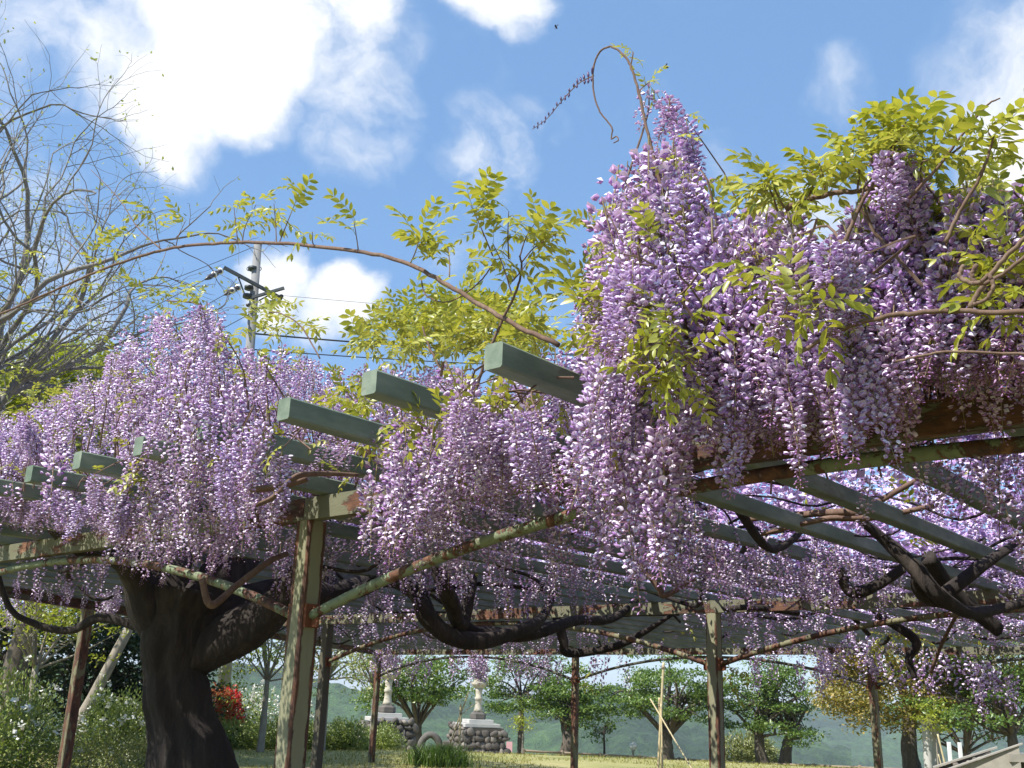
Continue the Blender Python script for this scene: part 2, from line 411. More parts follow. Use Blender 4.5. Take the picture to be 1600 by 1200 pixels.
def spline(pts, n=8):
    p = np.asarray(pts, float); out = []
    q = np.vstack([2 * p[0] - p[1], p, 2 * p[-1] - p[-2]])
    for i in range(1, len(q) - 2):
        for u in np.linspace(0, 1, n, endpoint=False):
            out.append(.5 * (2 * q[i] + (q[i + 1] - q[i - 1]) * u + (2 * q[i - 1] - 5 * q[i] + 4 * q[i + 1] - q[i + 2]) * u * u + (3 * q[i] - q[i - 1] - 3 * q[i + 1] + q[i + 2]) * u ** 3))
    out.append(q[-2]); return np.array(out)
def axes_from(d, upv=(0, 0, 1)):
    x = np.asarray(d, float); x = x / np.linalg.norm(x); u = np.asarray(upv, float)
    y = np.cross(u, x)
    if np.linalg.norm(y) < 1e-5: y = np.cross((1, 0, 0), x)
    y /= np.linalg.norm(y); return np.array([x, y, np.cross(x, y)])

# ------------------------------------------------------------------ ground and hills
def vnoise(x, y, seed=0):
    x = np.asarray(x, float); y = np.asarray(y, float)
    xi = np.floor(x).astype(np.int64); yi = np.floor(y).astype(np.int64); xf = x - xi; yf = y - yi
    def h(a, b):
        n = (a * 374761393 + b * 668265263 + seed * 974711) & 0x7fffffff
        n = ((n ^ (n >> 13)) * 1274126177) & 0x7fffffff
        return ((n ^ (n >> 16)) & 0xffff) / 65535.0
    u = xf * xf * (3 - 2 * xf); v = yf * yf * (3 - 2 * yf)
    return (h(xi, yi) * (1 - u) + h(xi + 1, yi) * u) * (1 - v) + (h(xi, yi + 1) * (1 - u) + h(xi + 1, yi + 1) * u) * v
def gz(x, y):                                     # the hilltop lawn falls away gently, then drops into the valley
    x = np.asarray(x, float); y = np.asarray(y, float)
    D = np.hypot(x, y)
    u = np.clip((D - 8) / 12, 0, 1)
    lawn = .25 * u * u * (3 - 2 * u) - 1.35 * np.clip((D - 26) / 19, 0, 1) ** 1.05
    drop = -np.clip((D - 50) / 300, 0, 1) ** .9 * 78
    return lawn + np.where(y > 0, drop, drop * .02) + .03 * (vnoise(x * .4, y * .4, 3) - .5) * np.clip(1 - D / 80, 0, 1)
def build_ground():
    rad = np.concatenate([np.linspace(0.5, 60, 80), np.geomspace(62, 9000, 60)]); na = 180
    a = np.arange(na) * 2 * math.pi / na
    X = rad[:, None] * np.sin(a); Y = rad[:, None] * np.cos(a); Z = gz(X, Y)
    V = np.stack([X, Y, Z], -1).reshape(-1, 3)
    i = np.arange(len(rad) - 1)[:, None] * na; j = np.arange(na)[None]; k = (j + 1) % na
    T = np.stack([i + j, i + k, i + na + k, i + na + j], -1).reshape(-1, 4)
    V = np.vstack([V, [[0, 0, 0]]])
    o = obj('ground', fast_mesh('ground', V, T[:, ::-1], smooth=True), 'grass_ground'); structure(o)
    return o
build_ground()
def unseen_soil():  # unseen dark earth sheet, added to cut bounce light under the roof
    poly = [(1.2, -5), (1.2, 9.0), (2.9, 9.4), (15.6, 17.2), (15.6, -5)]
    me = bpy.data.meshes.new('bounce_cut_soil'); n = 24; V = []; Fs = []
    for i in range(n + 1):
        q = 1.2 + 10.8 * i / n; e = 9.0 if q < 2.9 else 9.4 + (q - 2.9) * .614
        for j in range(n + 1):
            p = ST(q, -5 + (e + 5) * j / n, 0); V.append((p[0], p[1], float(gz(p[0], p[1])) + .045))
    for i in range(n):
        for j in range(n): a = i * (n + 1) + j; Fs.append((a, a + n + 1, a + n + 2, a + 1))
    b = MB(); b.add(V, Fs); structure(b.build('bounce_cut_soil', 'unseen_soil', None, True))
unseen_soil()
def G(px, D):                                     # ground point on the lawn in the direction of photo column px
    d = ray(px, 1090); d = d[:2] / np.hypot(*d[:2]); p = d * D
    return np.array([p[0], p[1], float(gz(p[0], p[1]))])
def build_path():
    pts = [G(520, 29), G(640, 30.5), G(760, 32), G(900, 34.5), G(1060, 37.5), G(1250, 40), G(1500, 41.5), G(1800, 42)]
    c = spline(pts, 8); V = []; Fs = []
    for i, p in enumerate(c):
        d = p[:2] / np.hypot(*p[:2])
        for w in (-.75, .75):
            q = p[:2] + d * (w + .12 * math.sin(i * 1.7 + w)); V.append((q[0], q[1], float(gz(q[0], q[1])) + .012))
        if i: Fs.append((2 * i - 2, 2 * i - 1, 2 * i + 1, 2 * i))
    b = MB(); b.add(V, Fs); structure(b.build('path', 'path_gravel'))
build_path()
def build_hill(name, prof, Dr, depth, base, seed, na=420, nr=70):
    """a forested ridge: prof gives the skyline as photo pixels, Dr its distance"""
    xs = np.array([p[0] for p in prof]); ys = np.array([p[1] for p in prof])
    px = np.linspace(xs[0], xs[-1], na); py = np.interp(px, xs, ys)
    top = np.array([P(a, b, Dr) for a, b in zip(px, py)])
    dirs = top[:, :2] / Dr
    u = np.linspace(0, 1.25, nr)
    V = np.zeros((nr, na, 3))
    for i, k in enumerate(u):
        D = Dr - depth + depth * k
        prof_z = base + (top[:, 2] - base) * (math.sin(min(k, 1) * math.pi / 2) ** 1.1 if k <= 1 else 1 - (k - 1) * 1.2)
        V[i, :, :2] = dirs * D; V[i, :, 2] = prof_z
    s = Dr / 1000
    X, Y = V[..., 0], V[..., 1]
    V[..., 2] += (vnoise(X / (11 * s), Y / (11 * s), seed) - .5) * 9 * s + (vnoise(X / (34 * s), Y / (34 * s), seed + 1) - .5) * 14 * s
    a = np.arange(nr - 1)[:, None] * na; j = np.arange(na - 1)[None]
    T = np.stack([a + j, a + j + 1, a + na + j + 1, a + na + j], -1).reshape(-1, 4)
    structure(obj(name, fast_mesh(name, V.reshape(-1, 3), T, smooth=True), 'hill_forest'))
build_hill('hill', [(-700, 1050), (100, 1040), (300, 1042), (390, 1046), (470, 1058), (560, 1074), (640, 1082), (760, 1096), (860, 1098), (915, 1092), (955, 1086), (1000, 1088), (1040, 1101), (1090, 1118), (1200, 1150), (1330, 1180)], 820, 430, -80, 1)
build_hill('far_hill', [(-900, 1060), (200, 1070), (500, 1082), (760, 1092), (1000, 1110), (1130, 1106), (1250, 1109), (1400, 1112), (1600, 1105), (2400, 1090)], 1700, 800, -80, 5)

# ------------------------------------------------------------------ pergola
ROT = Matrix(((SD[0], TD[0], 0, 0), (SD[1], TD[1], 0, 0), (0, 0, 1, 0), (0, 0, 0, 1)))
def place(o, s, t, z, extra=None):
    mt = Matrix.Translation(Vector(ST(s, t, z))) @ ROT
    if extra is not None: mt = mt @ extra
    o.matrix_basis = mt
per = thing('pergola', 'rusty iron pergola with green rafters carrying the wisteria', 'pergola', ST(2.8, 3.62, 0))
ZB, ZT = 2.32, 2.42
PS = .098
def square_prism(w, d, z0, z1, bev=.008):
    b = MB(); k = [(-w / 2 + bev, -d / 2), (w / 2 - bev, -d / 2), (w / 2, -d / 2 + bev), (w / 2, d / 2 - bev), (w / 2 - bev, d / 2), (-w / 2 + bev, d / 2), (-w / 2, d / 2 - bev), (-w / 2, -d / 2 + bev)]
    zs = np.linspace(z0, z1, 16)
    V = [(x, y, z) for z in zs for x, y in k]; n = 8
    Fs = [(i * n + j, i * n + (j + 1) % n, (i + 1) * n + (j + 1) % n, (i + 1) * n + j) for i in range(15) for j in range(n)] + [tuple(range(7, -1, -1)), tuple(15 * n + j for j in range(n))]
    b.add(V, Fs); return b
post_me = {k: square_prism(PS, PS, -.6, ZB, .006).mesh('post') for k in ('post_paint', 'rusty_post', 'dark_post')}
ROWS = {2.8: [-1.45, 3.62, 8.7], 7.6: [-.8, 4.32, 9.35], 14.35: [.6, 5.67, 10.88, 15.95]}
def edge(s): return 8.95 + (s - 2.8) * .62          # the left end of the roof runs askew
for s, ts in ROWS.items():
    for t in ts:
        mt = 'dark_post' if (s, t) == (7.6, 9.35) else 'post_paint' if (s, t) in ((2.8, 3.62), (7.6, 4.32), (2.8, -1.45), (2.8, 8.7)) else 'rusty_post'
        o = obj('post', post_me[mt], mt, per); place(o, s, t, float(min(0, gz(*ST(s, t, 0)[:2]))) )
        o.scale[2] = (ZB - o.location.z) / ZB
# beams: channel section, web to the front
def channel(length, h=.1, w=.055, th=.007):
    prof = [(0, 0), (w, 0), (w, th), (th, th), (th, h - th), (w, h - th), (w, h), (0, h)]
    b = MB(); n = 8; ys = np.linspace(0, length, max(2, int(length / .5)))
    V = [(x, y, z) for y in ys for x, z in prof]
    Fs = [(i * n + j, i * n + (j + 1) % n, (i + 1) * n + (j + 1) % n, (i + 1) * n + j) for i in range(len(ys) - 1) for j in range(n)]
    Fs += [(0, 1, 2, 3)[::-1], (0, 3, 4, 7)[::-1], (4, 5, 6, 7)[::-1]]; k = (len(ys) - 1) * n
    Fs += [(k, k + 1, k + 2, k + 3), (k, k + 3, k + 4, k + 7), (k + 4, k + 5, k + 6, k + 7)]
    b.add(V, Fs); return b
for s, ts in ROWS.items():                         # a beam runs from post to post
    ends = [ts[0] - 1.6] + ts[1:-1] + [edge(s) - .06]
    for a, b_ in zip(ends[:-1], ends[1:]):
        o = channel(b_ - a - .004).build('beam', 'beam_paint', per); place(o, s - .052, a + .002, ZB)
o = obj('post', post_me['rusty_post'], 'rusty_post', per); place(o, 5.2, edge(5.2) - .1, 0)
k = math.atan(.62); ln = 11.55 / math.cos(k)
o = channel(ln).build('beam', 'beam_paint', per); place(o, 2.8 - .03, edge(2.8) - .02, ZB, Matrix.Rotation(-(math.pi / 2 - k), 4, 'Z'))
# arched pipe braces
for s, ts in ROWS.items():
    for a, b_ in zip(ts[:-1], ts[1:]):
        z0, z1 = 1.90, 2.285; n = 33; pts = []
        for u in np.linspace(-1, 1, n):
            t = (a + b_) / 2 + u * ((b_ - a) / 2 - PS / 2 + .01)
            pts.append((0, t - a, z0 + (z1 - z0) * (1 - abs(u) ** 2.1)))
        b = MB(); b.tube(pts, .0225, 10)
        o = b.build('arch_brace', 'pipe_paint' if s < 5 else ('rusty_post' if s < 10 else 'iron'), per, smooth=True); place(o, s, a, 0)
        for e in (a, b_):                           # welded collar where the pipe meets the post
            sg = 1 if e == a else -1
            c = MB(); c.box((0, sg * (PS / 2 + .006), 1.905), (.075, .018, .10)); c.box((0, sg * (PS / 2 + .03), 1.90), (.008, .05, .085))
            k = c.build('collar', 'bracket', per); place(k, s, e, 0)
# rafters lie across the beams
def rafter_mesh(length, w=.064, h=.072):
    b = square_prism(w, h, 0, length, .006)
    V = np.concatenate(b.v); b.v = [np.stack([V[:, 2], V[:, 0], V[:, 1] + h / 2], 1)]
    return b.mesh('rafter')
for k in range(-8, 36):
    t = .78 + .4535 * k
    s0 = 1.84 + random.uniform(-.03, .03) if t < edge(2.8) + .1 else 2.8 + (t - 8.95) / .62 - random.uniform(.3, .45)
    if s0 > 14.2: continue
    o = obj('rafter', rafter_mesh(15.24 - s0), 'rafter_paint', per)
    place(o, s0, t, ZT + random.uniform(0, .006), Matrix.Rotation(R(random.uniform(-.25, .25)), 4, 'Z'))

# ------------------------------------------------------------------ wisteria
wis = thing('wisteria', 'old wisteria with a gnarled dark trunk and hanging purple flowers over the pergola', 'wisteria', G(290, 7.2))
def lerp(a, b, u): return np.asarray(a) * (1 - u) + np.asarray(b) * u
def floret(hi, openness, sz, bud, r):
    """one pea flower, x outwards, z up: banner petal over wings and keel"""
    Vs, Ts, Cs = [], [], []; n0 = 0
    def put(V, T, col):
        nonlocal n0
        Vs.append(np.asarray(V, float)); Ts.append(np.asarray(T) + n0); Cs.append(np.tile(col, (len(V), 1)) if np.ndim(col) == 1 else col); n0 += len(V)
    Lk = .0245 * sz
    kc = lerp((.58, .41, .64), (.38, .19, .50), r.random()) if not bud else lerp((.38, .17, .44), (.56, .36, .60), r.random())
    if not hi:                                      # a plain small flower for the mass: keel of six faces, banner of four
        put([(0, 0, 0), (.45 * Lk, .24 * Lk, -.18 * Lk), (.45 * Lk, -.24 * Lk, -.18 * Lk), (.45 * Lk, 0, .2 * Lk), (.97 * Lk, 0, .06 * Lk)], [(0, 2, 1), (0, 1, 3), (0, 3, 2), (4, 1, 2), (4, 3, 1), (4, 2, 3)], kc)
        if not bud:
            bc = lerp((.80, .71, .85), (.93, .91, .93), r.random()); ca, sa = math.cos(openness), math.sin(openness)
            V = np.array([(0, 0, .03), (.5, .48, .05), (1.0, 0, .12), (.5, -.48, .05), (.5, 0, .34)]) * Lk
            V = np.stack([V[:, 0] * ca - V[:, 2] * sa, V[:, 1], V[:, 0] * sa + V[:, 2] * ca], 1)
            put(V, [(0, 4, 1), (1, 4, 2), (2, 4, 3), (3, 4, 0)], bc)
        return np.concatenate(Vs), np.concatenate(Ts), np.concatenate(Cs)
    sides = 6 if hi else 4
    us = (0, .28, .65, 1) if hi else (0, .45, 1)
    rr = (.08, .25, .24, .05) if hi else (.06, .27, .04)
    zc = (0, -.06, -.03, .10) if hi else (0, -.05, .08)
    V = []
    for u, q, z in zip(us, rr, zc):
        for j in range(sides):
            a = 2 * math.pi * (j + .5) / sides
            V.append((u * Lk * .95, math.cos(a) * q * Lk * .9, (math.sin(a) * q + z) * Lk))
    T = []
    for i in range(len(us) - 1):
        for j in range(sides):
            k = (j + 1) % sides; a, b, c, d = i * sides + j, i * sides + k, (i + 1) * sides + k, (i + 1) * sides + j
            T += [(a, b, c), (a, c, d)]
    put(V, T, kc)
    if not bud:
        bc = lerp((.80, .71, .85), (.93, .91, .93), r.random())
        nu, nv = (4, 4) if hi else (3, 3)
        V = []
        for i in range(nu):
            u = i / (nu - 1)
            for j in range(nv):
                v = -1 + 2 * j / (nv - 1)
                V.append((u * Lk * (1.0 - .18 * v * v), v * Lk * .50 * math.sin(math.pi * (.16 + .62 * u)), Lk * (.30 * math.sin(math.pi * (.15 + .7 * u)) - .30 * v * v + .05)))
        V = np.array(V); ca, sa = math.cos(openness), math.sin(openness)
        V = np.stack([V[:, 0] * ca - V[:, 2] * sa, V[:, 1], V[:, 0] * sa + V[:, 2] * ca], 1)
        T = []
        for i in range(nu - 1):
            for j in range(nv - 1):
                a = i * nv + j; T += [(a, a + 1, a + nv + 1), (a, a + nv + 1, a + nv)]
        cc = np.array([lerp(bc, lerp(bc, (.52, .34, .62), .45), (1 - i / (nu - 1)) ** 2) for i in range(nu) for j in range(nv)])
        put(V, T, cc)
    if hi:                                          # calyx
        V = [(-.006 * sz, 0, 0)] + [(.006 * sz, math.cos(a) * .0045 * sz, math.sin(a) * .0045 * sz) for a in (0.5, 2.6, 4.7)]
        put(V, [(0, 1, 2), (0, 2, 3), (0, 3, 1)], (.26, .10, .14))
    return np.concatenate(Vs), np.concatenate(Ts), np.concatenate(Cs)
def raceme(hi, length, nf, seed, fat=.98):
    """a hanging flower cluster: curved stalk, florets in a loose spiral, buds at the tip"""
    r = np.random.default_rng(seed)
    Vs, Ts, Cs = [], [], []; n0 = 0
    bend = r.normal(size=2) * .035
    def axis(u): return np.array([bend[0] * u * u, bend[1] * u * u, -length * u])
    b = MB(); b.tube([axis(u) for u in np.linspace(-.08, .98, 7)], np.linspace(.0026, .0010, 7), 4 if hi else 3, False, (.30, .26, .12))
    V = np.concatenate(b.v); T = np.array([(q[0], q[1], q[2]) for q in b.f] + [(q[0], q[2], q[3]) for q in b.f])
    Vs.append(V); Ts.append(T); Cs.append(np.concatenate(b.c)); n0 = len(V)
    for i in range(nf):
        u = .05 + .95 * (i + r.random() * .8) / nf
        bud = u > .86 or r.random() < .06
        rad = .030 * (1 - .62 * max(0, u - .25) / .75) * (.5 + .5 * min(1, u / .12)) * r.uniform(.45, 1.4)
        sz = (1.06 - .35 * u) * r.uniform(.82, 1.15) * (.62 if bud else 1) * (fat if not hi else .80)
        V, T, Cc = floret(hi, R(r.choice([8, 20, 35, 60], p=[.34, .32, .22, .12])) + r.normal() * .1, sz, bud, r)
        el = r.normal() * .25 + (.12 if u < .7 else -.65 * (u - .7) / .3 - .2)
        ph = i * 2.39996 + r.normal() * .25
        ce, se = math.cos(el), math.sin(el)
        tw = r.normal() * .4; V = V @ np.array([[1, 0, 0], [0, math.cos(tw), math.sin(tw)], [0, -math.sin(tw), math.cos(tw)]])
        V = np.stack([V[:, 0] * ce - V[:, 2] * se + rad, V[:, 1], V[:, 0] * se + V[:, 2] * ce + rad * .25], 1)
        cp, sp = math.cos(ph), math.sin(ph)
        W = np.stack([V[:, 0] * cp - V[:, 1] * sp, V[:, 0] * sp + V[:, 1] * cp, V[:, 2]], 1) + axis(u)
        Vs.append(W); Ts.append(T + n0); Cs.append(Cc); n0 += len(W)
        if hi:                                      # pedicel
            a0 = axis(max(0, u - .01)); a1 = np.array([cp * rad, sp * rad, rad * .25]) + axis(u); q = np.array([-sp, cp, 0]) * .0008; z = np.array([0, 0, .0012])
            Vs.append(np.array([a0 - q, a0 + q, a0 + z, a1 - q, a1 + q, a1 + z])); Cs.append(np.tile((.33, .17, .20), (6, 1)))
            Ts.append(np.array([(0, 1, 4), (0, 4, 3), (1, 2, 5), (1, 5, 4), (2, 0, 3), (2, 3, 5)]) + n0); n0 += 6
    return np.concatenate(Vs), np.concatenate(Ts), np.concatenate(Cs)
HI = [raceme(True, Lr, n, 100 + i) for i, (Lr, n) in enumerate([(.30, 96), (.36, 112), (.42, 126), (.34, 104), (.26, 84), (.40, 110), (.38, 100), (.46, 130)])]
HI_LEN = [.30, .36, .42, .34, .26, .40, .38, .46]
LO = [raceme(False, Lr, n, 200 + i) for i, (Lr, n) in enumerate([(.30, 54), (.36, 62), (.40, 68), (.26, 48)])]
FAR = [raceme(False, Lr, n, 260 + i, 1.7) for i, (Lr, n) in enumerate([(.30, 22), (.36, 25), (.40, 28), (.26, 20)])]
LO_LEN = [.30, .36, .40, .26]
hi_me = []
for V, T, Cc in HI:
    me = fast_mesh('flower_raceme', V, T, Cc); me.materials.append(MATS['wisteria_petal']); hi_me.append(me)

# where the flowers stand in the front edge: crest and hem of the curtain by photo column
TOPX = [-60, 0, 60, 110, 165, 195, 235, 290, 335, 350, 390, 440, 490, 540, 600, 680, 740, 775, 800, 860, 893, 908, 935, 955, 975, 1000, 1025, 1045, 1085, 1100, 1130, 1180, 1240, 1262, 1290, 1335, 1372, 1420, 1450, 1478, 1492, 1540, 1580, 1660]
TOPY = [645, 650, 625, 600, 565, 515, 488, 474, 474, 530, 540, 535, 565, 578, 572, 560, 580, 600, 560, 548, 480, 425, 350, 290, 250, 232, 212, 215, 262, 320, 345, 325, 332, 375, 392, 335, 262, 265, 335, 385, 305, 288, 322, 380]
BOTX = [-60, 0, 60, 110, 180, 200, 300, 400, 445, 480, 550, 570, 610, 690, 740, 850, 915, 930, 965, 1010, 1060, 1100, 1180, 1250, 1370, 1450, 1660]
BOTY = [850, 850, 805, 835, 855, 935, 925, 890, 835, 760, 770, 890, 905, 885, 800, 770, 800, 880, 930, 885, 840, 765, 730, 695, 675, 618, 612]
EXCL = [(432, 612, 572, 700), (578, 575, 700, 655), (755, 530, 915, 632), (110, 706, 190, 750), (38, 728, 64, 756), (1258, 405, 1298, 458), (492, 755, 600, 812), (455, 780, 515, 1000), (1080, 700, 1600, 780), (1010, 480, 1075, 610), (1430, 632, 1640, 700), (840, 725, 905, 770)]
racs = []                                          # (world position of the stalk's top, length, D, s)
tries = 0; NCUR = 2100
w_col = None
def crest(x): return float(np.interp(x, TOPX, TOPY))
def hem(x): return float(np.interp(x, BOTX, BOTY))
while len(racs) < NCUR and tries < 90000:
    tries += 1
    x = rng.uniform(-50, 1650); s = float(rng.choice([rng.uniform(1.8, 2.2), rng.uniform(2.0, 2.7), rng.uniform(2.5, 3.7)], p=[.24, .40, .36]))
    if x > 950 and s < 2.0: s += .25
    t0, b0 = crest(x), hem(x)
    if rng.random() > max(.45, min(1, (b0 - t0) / 380)): continue
    p0 = Ps(x, 600, s); depth = proj(p0)[2]; Ln = rng.uniform(.17, .42) * (.75 if x < 900 else 1)
    lp = Ln * F / depth
    y = rng.uniform(t0, max(t0 + 12, b0 - lp * .93))
    if y + lp > b0 + 25: Ln *= max(.45, (b0 - y) / lp); lp = Ln * F / depth
    wpx = .03 * F / depth
    if s < 2.75 and any(x + wpx > e[0] and x - wpx < e[2] and y + lp * .9 > e[1] and y < e[3] for e in EXCL): continue
    p = Ps(x, y, s)
    if p[2] < 2.3 or (s > 2.85 and p[2] - Ln < 2.24): continue
    racs.append((p, Ln, depth, s, x, y))
for (x0, x1, y0, y1, s0, s1, n, l0, l1) in [(-40, 105, 640, 735, 1.9, 2.7, 70, .16, .24), (60, 200, 745, 790, 1.9, 2.6, 40, .12, .2), (-40, 60, 755, 790, 2.0, 2.7, 26, .12, .18), (1380, 1640, 390, 455, 2.1, 2.8, 90, .16, .24), (1100, 1400, 470, 600, 1.95, 2.6, 70, .16, .27),
                                          (960, 1040, 395, 455, 1.72, 1.9, 14, .2, .3), (1292, 1318, 375, 440, 1.68, 1.8, 5, .12, .18), (1235, 1262, 375, 420, 1.68, 1.8, 5, .14, .2), (440, 560, 690, 715, 2.3, 2.7, 12, .1, .14), (700, 860, 640, 690, 2.0, 2.7, 40, .15, .25), (1440, 1600, 300, 400, 2.0, 2.6, 30, .15, .25), (340, 620, 548, 640, 2.75, 3.8, 120, .13, .22), (600, 900, 565, 640, 2.75, 3.6, 70, .13, .22), (430, 570, 690, 730, 2.76, 3.4, 34, .1, .15), (-40, 350, 600, 740, 2.75, 3.6, 130, .13, .22), (-40, 200, 762, 800, 2.0, 2.7, 40, .1, .17), (1100, 1620, 380, 560, 2.3, 3.2, 150, .16, .28), (1440, 1640, 300, 440, 1.95, 2.3, 55, .16, .26)]:
    for _ in range(n):
        x, y, s = rng.uniform(x0, x1), rng.uniform(y0, y1), rng.uniform(s0, s1)
        if y < crest(x) - 5: continue
        p = Ps(x, y, s); racs.append((p, rng.uniform(l0, l1), proj(p)[2], s, x, y))
# strand climbing the tall shoot, and the spire on the left
for (xs, ys, n, s) in [((1012, 1040, 1066, 1076, 1068), (140, 150, 180, 220, 250), 8, 2.3), ((1010, 1050, 1080), (235, 240, 300), 10, 2.2), ((330, 340), (475, 520), 5, 2.3), ((1385, 1400, 1420), (235, 250, 280), 9, 2.0)]:
    for i in range(n):
        u = i / (n - 1) * (len(xs) - 1); x = np.interp(u, range(len(xs)), xs) + rng.normal() * 4; y = np.interp(u, range(len(ys)), ys)
        p = Ps(x, y, s + rng.normal() * .05); racs.append((p, rng.uniform(.13, .2), proj(p)[2], s, x, y))
# long clusters hanging free in front of the beam
for (x, y, Ln, s) in [(968, 690, .40, 1.85), (945, 700, .34, 1.95), (1008, 690, .33, 1.8), (1032, 660, .35, 1.8), (985, 640, .36, 1.9), (1058, 650, .34, 1.85), (925, 640, .36, 2.0), (1350, 560, .24, 1.7), (1330, 520, .28, 1.7), (1290, 530, .27, 1.75),
                      (1215, 560, .27, 1.75), (1150, 590, .27, 1.75), (1180, 560, .27, 1.8), (1100, 590, .27, 1.8), (1250, 540, .27, 1.8), (225, 780, .33, 2.0), (255, 790, .30, 2.05), (300, 780, .3, 2.05), (345, 770, .3, 2.05), (390, 760, .28, 2.1), (205, 800, .3, 2.05),
                      (590, 720, .36, 2.0), (620, 735, .36, 2.0), (655, 710, .36, 2.0), (690, 720, .32, 2.05), (580, 760, .30, 2.1), (640, 760, .30, 2.1), (750, 650, .30, 2.0), (875, 640, .3, 2.0)]:
    s = s + .25 if x > 900 else 2.45; Ln *= 1.1 if x > 900 else 1.0; p = Ps(x, y, s); racs.append((p, Ln, proj(p)[2], s, x, y))
order = sorted(range(len(racs)), key=lambda i: (racs[i][3] - (.0 if 0 < racs[i][4] < 1600 else -9)) + .12 * racs[i][2] - (.35 if i >= NCUR else 0))
front = order[:300]; rest = order[300:]
lo_inst = [(racs[i][0], racs[i][1]) for i in rest]
for i in front:
    p, Ln = racs[i][0], racs[i][1]
    k = int(rng.integers(len(hi_me))); sc = Ln / HI_LEN[k]; wide = min(1.2, max(.8, sc)) * rng.uniform(.78, 1.12)
    o = obj('flower_raceme', hi_me[k], None, wis)
    o.matrix_basis = Matrix.Translation(Vector(p)) @ Matrix.Rotation(rng.normal() * .10, 4, 'X') @ Matrix.Rotation(rng.normal() * .10, 4, 'Y') @ Matrix.Rotation(rng.uniform(0, 6.28), 4, 'Z') @ Matrix.Diagonal((wide, wide, sc, 1))
# roof: clusters hanging through the rafters, and more standing on top of them
def patch(s, t, seed, sc=1.1): return float(vnoise(s * sc + 50, t * sc + 50, seed))
def on_roof(n, s0, s1, zlo, zhi, gate, l0, l1):
    cnt = 0; tr = 0
    while cnt < n and tr < n * 30:
        tr += 1
        s = rng.uniform(s0, s1); t = rng.uniform(-3, 19.5)
        if zlo < 2.5 and rng.random() > np.interp(t + s * -.25, [1.2, 4.0], [1.0, .38]): continue
        if t > edge(s) - .1 or patch(s, t, 11) < rng.uniform(gate[0], gate[1]): continue
        p = ST(s, t, rng.uniform(zlo, zhi)); px, py, dz = proj(p)
        if dz < .5 or px < -120 or px > 1720: continue
        lo_inst.append((p, rng.uniform(l0, l1))); cnt += 1
on_roof(430, 2.85, 6.5, 2.42, 2.60, (.35, .65), .16, .36); on_roof(800, 2.9, 6.5, 2.76, 3.05, (.0, .4), .22, .36)
on_roof(300, 6.5, 10.5, 2.44, 2.62, (.4, .66), .14, .30); on_roof(280, 10.5, 15.2, 2.44, 2.62, (.4, .66), .14, .30); on_roof(1300, 6.5, 15.2, 2.76, 3.05, (0, .35), .22, .36)
k = 0
while k < 620:                                     # the vine goes on along the front edge and the roof beyond the picture
    q = ST(rng.uniform(1.9, 7.5) if k > 330 else rng.uniform(1.8, 3.2), rng.uniform(-4.3, .6), rng.uniform(2.42, 2.70)); px, py, dz = proj(q)
    if dz > .2 and px < 1690: continue
    lo_inst.append((q, rng.uniform(.2, .36))); k += 1
for (x, y, n, sp) in [(742, 1024, 26, 30), (655, 1027, 8, 14), (612, 1024, 12, 16), (830, 1026, 14, 44), (825, 1022, 10, 40), (960, 1025, 5, 40), (600, 1020, 4, 20), (1180, 1022, 5, 40), (1290, 1015, 5, 25)]:
    for _ in range(n):
        q = Ps(x + rng.normal() * sp * .5, y + rng.uniform(-6, 8), 14.6 + rng.normal() * .3); lo_inst.append((q, rng.uniform(.3, .55)))
for (x, y, n, sp, s) in [(1290, 1025, 10, 40, 12.5), (1355, 1000, 12, 30, 11.5), (1450, 1020, 12, 45, 12), (1560, 1040, 10, 40, 12), (20, 930, 8, 25, 6)]:
    for _ in range(n):
        q = Ps(x + rng.normal() * sp * .5, y + rng.uniform(-12, 20), s + rng.normal() * .3); lo_inst.append((q, rng.uniform(.3, .45)))
Vs, Ts, Cs = [], [], []; n0 = 0
for p, Ln in lo_inst:
    k = int(rng.integers(len(LO))); V, T, Cc = (LO if p @ SD < 7 else FAR)[k]; sc = Ln / LO_LEN[k]; a = rng.uniform(0, 6.28); w = min(1.2, max(.75, sc)) * rng.uniform(.9, 1.15)
    tx, ty = rng.normal(size=2) * .12
    W = np.stack([(V[:, 0] * math.cos(a) - V[:, 1] * math.sin(a)) * w + V[:, 2] * tx, (V[:, 0] * math.sin(a) + V[:, 1] * math.cos(a)) * w + V[:, 2] * ty, V[:, 2] * sc], 1) + p
    Vs.append(W); Ts.append(T + n0); Cs.append(np.clip(Cc * rng.uniform(.82, 1.1) * np.array([1, rng.uniform(.9, 1.05), 1]), 0, .92)); n0 += len(V)
# single petals added over all of the pergola to block light from above
n = 230000; cs_ = rng.uniform(3.3, 15.3, n); ct = rng.uniform(-4.5, 16.8, n); k = (ct < 8.9 + (cs_ - 2.8) * .62) & (vnoise(cs_ * 1.1 + 50, ct * 1.1 + 50, 11) > rng.uniform(.0, .38, n))
cs_, ct = cs_[k], ct[k]; cen = cs_[:, None] * SD + ct[:, None] * TD + np.stack([np.zeros(len(ct))] * 2 + [rng.uniform(2.58, 2.95, len(ct))], 1)
BLOCK_CEN = cen
lo_me = fast_mesh('flower_mass', np.concatenate(Vs), np.concatenate(Ts), np.concatenate(Cs))
print('mass triangles', sum(len(t) for t in Ts), 'curtain', len(racs))
stuff(obj('flower_mass', lo_me, 'wisteria_petal', wis))

